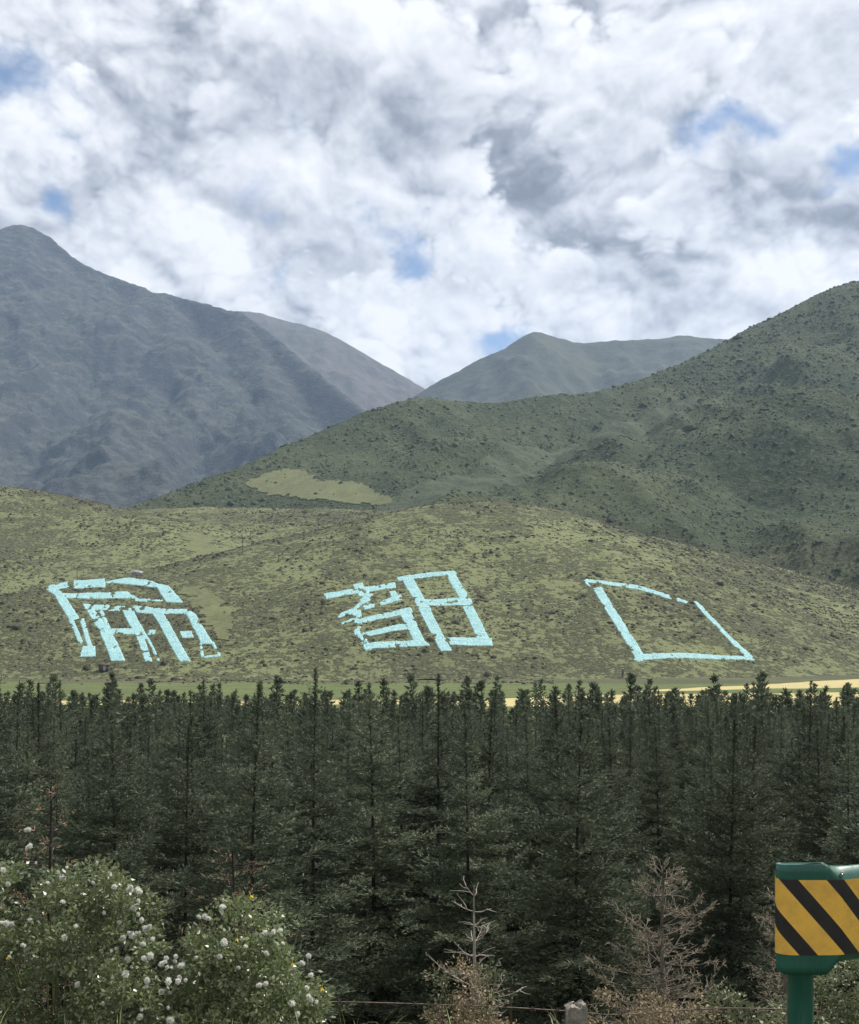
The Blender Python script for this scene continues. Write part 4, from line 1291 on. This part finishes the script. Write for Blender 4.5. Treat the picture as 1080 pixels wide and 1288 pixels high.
# ------------------------------------------------------------------ guardrail with striped end
def guardrail():
    Y0 = 6.30; U = Y0 / F
    def zx(py): return (HY - py) * U
    def xx(px): return (px - CX) * U
    root = empty('guardrail', (xx(1006), Y0 + .10, -2.05), 'green steel guardrail end with yellow and black hazard stripes on a round post', 'guardrail')
    off = Vector(root.location)

    def put(name, me, mat, parent=root, uv=None):
        me.transform(Matrix.Translation(-off)); return link(name, me, mat, parent)
    # plan path: back, round the end, along the front, then bending away
    xl = xx(978); r = .034
    path = [(xx(1075), Y0 + .072), (xl + r, Y0 + 2 * r)]
    for k in range(1, 12):
        a = math.pi / 2 + math.pi * k / 12
        path.append((xl + r + r * math.cos(a), Y0 + r + r * math.sin(a)))
    path += [(xl + r, Y0), (xx(1020), Y0 - .002), (xx(1042), Y0 - .001), (xx(1058), Y0 + .006)]
    path = np.array(path)
    u = np.concatenate([[0], np.cumsum(np.linalg.norm(np.diff(path, axis=0), axis=1))])
    us = np.linspace(0, u[-1], 64)
    px_ = np.interp(us, u, path[:, 0]); py_ = np.interp(us, u, path[:, 1])
    ztop, zbot = zx(1087.5), zx(1226)
    n = len(us); rows = 15
    V = []
    for j in range(rows):
        t = j / (rows - 1)
        for i in range(n):
            zt, zb = ztop, zbot
            fx = px_[i]
            # cut-back corners towards the beam
            c = np.clip((fx - xx(1040)) / (xx(1058) - xx(1040)), 0, 1) if py_[i] < Y0 + .05 else np.clip((fx - xx(1040)) / (xx(1075) - xx(1040)), 0, 1)
            zt -= c * .075; zb += c * .085
            # rounded lower corner at the nose
            e = np.clip((xl + .05 - fx) / .05, 0, 1); zb += .022 * e * e
            V.append((fx, py_[i], zb + (zt - zb) * t))
    q = [(j * n + i, j * n + i + 1, (j + 1) * n + i + 1, (j + 1) * n + i) for j in range(rows - 1) for i in range(n - 1)]
    me = mesh_np('end_cap', V, np.array(q)); smooth(me)
    cap = put('end_cap', me, M['greenpaint'])
    so_ = cap.modifiers.new('s', 'SOLIDIFY'); so_.thickness = .004; so_.offset = -1
    # top plate closing the nose
    m = MB(); rim = [(px_[i], py_[i], ztop - .003) for i in range(n) if px_[i] < xx(1038)]
    c0 = np.mean(rim, 0); m.add(np.array([c0] + rim), None, [(0, i, i + 1) for i in range(1, len(rim))])
    put('top_plate', m.mesh('top_plate'), M['greenpaint'])

    # corrugated beam going right, turning away from the road
    prof = [(-.03, 0.0), (-.012, .018), (-.004, .045), (0.0, .085), (0.0, .20), (.0, .31), (0.0, .395), (-.006, .42), (-.03, .445), (-.045, .455)]
    zt = zx(1092)
    prof = [(.060, zt), (.045, zt - .004), (.016, zt - .040), (.004, zt - .056), (.0, zt - .064)] + [(.0, zt - .064 - (.35) * k / 6) for k in range(1, 7)] + [(.006, zt - .425), (.030, zt - .455), (.050, zt - .470), (.06, zt - .474)]
    run = [(xx(1043), Y0 + .012), (xx(1058), Y0 + .010), (xx(1080), Y0 + .045), (xx(1110), Y0 + .10), (xx(1160), Y0 + .18), (4.2, Y0 + .5), (7.5, Y0 + .9)]
    run = cat([(a, b, 0) for a, b in run], 5)[:, :2]
    V = []; npf = len(prof)
    for (a, b) in run:
        for (o, z) in prof:
            V.append((a + o * .25, b + o, z))
    q = [(i * npf + k, i * npf + k + 1, (i + 1) * npf + k + 1, (i + 1) * npf + k) for i in range(len(run) - 1) for k in range(npf - 1)]
    me = mesh_np('beam', V, np.array(q)); smooth(me)
    bo = put('beam', me, M['greenpaint'])
    s2 = bo.modifiers.new('s', 'SOLIDIFY'); s2.thickness = .004; s2.offset = 0

    # sticker on the cap and the first stretch of beam: one strip following both
    k0 = int(np.argmax(us > u[3]))
    strip_xy = [(px_[i], py_[i]) for i in range(k0, n)] + [tuple(p) for p in run if xx(1062) < p[0] < xx(1120)]
    s_xy = np.array(strip_xy)
    tn = np.gradient(s_xy, axis=0); tn /= np.linalg.norm(tn, axis=1, keepdims=True); nn = np.stack([tn[:, 1], -tn[:, 0]], -1)
    s_xy = s_xy + nn * .0045
    su = np.concatenate([[0], np.cumsum(np.linalg.norm(np.diff(s_xy, axis=0), axis=1))])
    z1, z0 = zx(1106.5), zx(1201)
    V = []; m_ = 4
    for j in range(m_ + 1):
        for a, b in s_xy:
            sag = .006 * np.clip((xl + .06 - a) / .06, 0, 1)
            V.append((a, b, z0 + (z1 - z0) * j / m_ + sag))
    ns = len(s_xy)
    q = [(j * ns + i, j * ns + i + 1, (j + 1) * ns + i + 1, (j + 1) * ns + i) for j in range(m_) for i in range(ns - 1)]
    me = mesh_np('hazard_sticker', V, np.array(q)); smooth(me)
    uvl = me.uv_layers.new(name='UVMap')
    front = su[np.argmin(np.abs(s_xy[:, 0] - xl - .004))]
    for lp in me.loops:
        vi = lp.vertex_index; uvl.data[lp.index].uv = (su[vi % ns] - front, V[vi][2] - z1)
    put('hazard_sticker', me, M['stripes'])

    # posts
    for X, Yy, top in ((xx(1006) * 1.012, Y0 + .070, zx(1223)), (4.2, Y0 + .62, zx(1100)), (6.4, Y0 + .9, zx(1100))):
        mm = MB(); mm.tube([(X, Yy, -2.4), (X, Yy, top + .25 if X < 3 else top)], .064, 20)
        me = mm.mesh('post')
        for pl in me.polygons:
            pl.use_smooth = len(pl.vertices) == 4
        put('post', me, M['greenpaint'])
    # bolt on the upper lip
    for X, dz in ((1060, -.035), (1054, -.43)):
        mm = MB(); a = np.array((xx(X), Y0 + .020, zt + dz))
        mm.tube([a + (0, .01, -.006), a + (0, -.010, .008), a + (0, -.013, .010)], [.011, .011, .006], 8)
        put('bolt', mm.mesh('bolt'), M['galv'])


guardrail()


# ------------------------------------------------------------------ grass at the foot of the frame
def grass_tufts():
    rng = np.random.default_rng(9)
    mb = MB()

    def blade(x, y, z, h, dx, dy, w, droop):
        t = np.linspace(0, 1, 7)
        c = np.stack([x + dx * t ** 1.8, y + dy * t ** 1.8, z + h * (t - droop * t ** 3)], -1)
        ww = w * (1 - t ** 2) + .0006
        s = np.array((-dy, dx, 0)); s = s / (np.linalg.norm(s) + 1e-9) * .7 + np.array((.5, 0, 0)); s /= np.linalg.norm(s)
        V = np.concatenate([c + s * ww[:, None] / 2, c - s * ww[:, None] / 2])
        mb.add(V, [(i, i + 1, 8 + i, 7 + i) for i in range(6)])
    for _ in range(2600):
        y = rng.uniform(5.2, 8.2); x = rng.uniform(-.4, .42) * y
        z = float(np.interp(y, GK[:, 0], GK[:, 1]))
        blade(x, y, z - .02, rng.uniform(.08, .22), rng.normal(0, .08), rng.normal(0, .1), rng.uniform(.003, .006), rng.uniform(.1, .5))
    me = mb.mesh('grass'); smooth(me)
    tag(link('grass', me, M['grass']), 'green grass blades along the roadside verge', 'grass', kind='stuff')
    # tall arching tufts that reach into the picture
    for px, lab, spec in ((450, 'arching green grass tuft under the fence wire', [(438, 1262, -20), (455, 1268, 40), (470, 1266, 90), (428, 1270, -14), (410, 1274, -24), (446, 1272, 14)]),
                          (245, 'green grass tuft at the foot of the small flowering climber', [(262, 1268, 18), (240, 1258, -16), (252, 1250, -10), (272, 1272, 30), (290, 1274, 26), (258, 1272, 8)]),
                          (360, 'grass tuft in front of the small flowering climber beside the fence', [(362, 1270, 10), (368, 1274, 22), (352, 1276, -18), (345, 1272, -22)]),
                          (740, 'dry grass tuft beside the weathered fence post', [(760, 1262, 14), (748, 1250, 8), (770, 1270, 30), (700, 1268, -20)])):
        mb = MB(); Y = 6.3
        bx, _, _ = P(px, 1300, Y); z = -2.15
        for (tx, ty, dxp) in spec:
            X, _, Z = P(tx, ty, Y)
            blade(X - dxp / F * Y * .3 + rng.normal(0, .01), Y + rng.normal(0, .03), z, (Z - z) / .62, dxp / F * Y * 1.1, .03, .008, .38 + (.22 if abs(dxp) > 30 else 0))
        me = mb.mesh('grass_tuft'); smooth(me)
        tag(link('grass_tuft', me, M['grass']), lab, 'grass', 'grass tufts along the verge')


grass_tufts()


# ------------------------------------------------------------------ small things on the hill
def poles():
    for px, py, h, lab in ((305, 698, 7.5, 'wooden utility pole standing in the grassy hollow between the two hills'), (400, 668, 6.0, 'wooden utility pole on the crest above the middle character'),
                           (200, 728, 7.0, 'wooden utility pole in the valley above the boxed roof character'), (97, 731, 6.5, 'wooden utility pole on the knoll behind the boxed roof character')):
        w = hill_hit(px, py); z = float(hill_h(w[0:1], w[1:2])[0])
        root = empty('utility_pole', (w[0], w[1], z), lab, 'pole', 'utility poles on the hill')
        m = MB(); m.tube([(0, 0, -.5), (0, 0, h)], [.17, .12], 7); link('shaft', m.mesh('shaft'), M['polewood'], root)
        m = MB(); m.box((0, 0, h - .5), (.75, .07, .08)); c = link('crossarm', m.mesh('crossarm'), M['polewood'], root)
        for s in (-.6, 0, .6):
            m = MB(); m.tube([(s, 0, h - .42), (s, 0, h - .22)], [.06, .04], 6); link('insulator', m.mesh('insulator'), M['stonepost'], c)


def small_things():
    # dark hut by the field
    x, y = front_ground(131, 852); y = 418; x = (131 - CX) / F * y; z = float(max(hill_h(np.array([x]), np.array([y]))[0], g_h(np.array([x]), np.array([y]))[0]))
    root = empty('field_hut', (x, y, z), 'small dark hut with a shallow roof at the foot of the hill', 'hut')
    m = MB(); m.box((0, 0, .85), (1.5, 1.2, .95)); link('wall', m.mesh('wall'), M['hutwall'], root)
    m = MB(); m.add([(-1.75, -1.45, 1.8), (1.75, -1.45, 1.8), (1.75, 1.45, 1.8), (-1.75, 1.45, 1.8), (-1.75, 0, 2.45), (1.75, 0, 2.45)], [(0, 1, 5, 4), (2, 3, 4, 5), (0, 3, 2, 1)], [(0, 4, 3), (1, 2, 5)])
    link('roof', m.mesh('roof'), M['polewood'], root)
    m = MB(); m.box((.4, -1.22, .75), (.4, .03, .75)); link('door', m.mesh('door'), M['rock'], root)
    # short stone marker near the field edge
    w = hill_hit(783, 852); z = float(hill_h(w[0:1], w[1:2])[0])
    m = MB(); m.tube([(0, 0, -.3), (.02, 0, 1.0), (0, 0, 2.2), (0, 0, 2.5)], [.45, .42, .38, .2], 6)
    o = link('marker_post', m.mesh('marker_post'), M['polewood'], None, (w[0], w[1], z)); tag(o, 'short dark marker post below the open box character', 'post')
    # pale boulder in the hollow
    w = hill_hit(172, 722); z = float(hill_h(w[0:1], w[1:2])[0])
    bm = bmesh.new(); bmesh.ops.create_icosphere(bm, subdivisions=2, radius=1)
    rg = random.Random(2)
    for v in bm.verts:
        v.co *= rg.uniform(.8, 1.12); v.co.x *= 3.0; v.co.y *= 1.4; v.co.z *= 1.1
    me = bpy.data.meshes.new('boulder'); bm.to_mesh(me); bm.free()
    o = link('boulder', me, M['rock'], None, (w[0], w[1], z + .4)); tag(o, 'pale grey boulder in the hollow above the boxed roof character', 'rock')


poles()
small_things()


# ------------------------------------------------------------------ the air
def haze():
    m, n, out = new_mat('haze_air')
    v = n.node('ShaderNodeVolumePrincipled', {'Color': (0.50, 0.70, 1.0, 1.0), 'Density': HAZE, 'Anisotropy': 0.2})
    n.l.new(v.outputs[0], out.inputs['Volume'])
    bm = bmesh.new(); bmesh.ops.create_cube(bm, size=1)
    x0, x1, y0, y1, z0, z1 = -4600, 4600, -170, 6400, -14.5, 1500
    bmesh.ops.scale(bm, vec=(x1 - x0, y1 - y0, z1 - z0), verts=bm.verts)
    bmesh.ops.translate(bm, vec=((x0 + x1) / 2, (y0 + y1) / 2, (z0 + z1) / 2), verts=bm.verts)
    me = bpy.data.meshes.new('haze'); bm.to_mesh(me); bm.free()
    tag(link('haze', me, m), kind='stuff')


HAZE = 0.000060
haze()
SC.cycles.max_bounces = 8
SC.cycles.volume_bounces = 1
SC.cycles.transparent_max_bounces = 8
SC.cycles.use_denoising = True
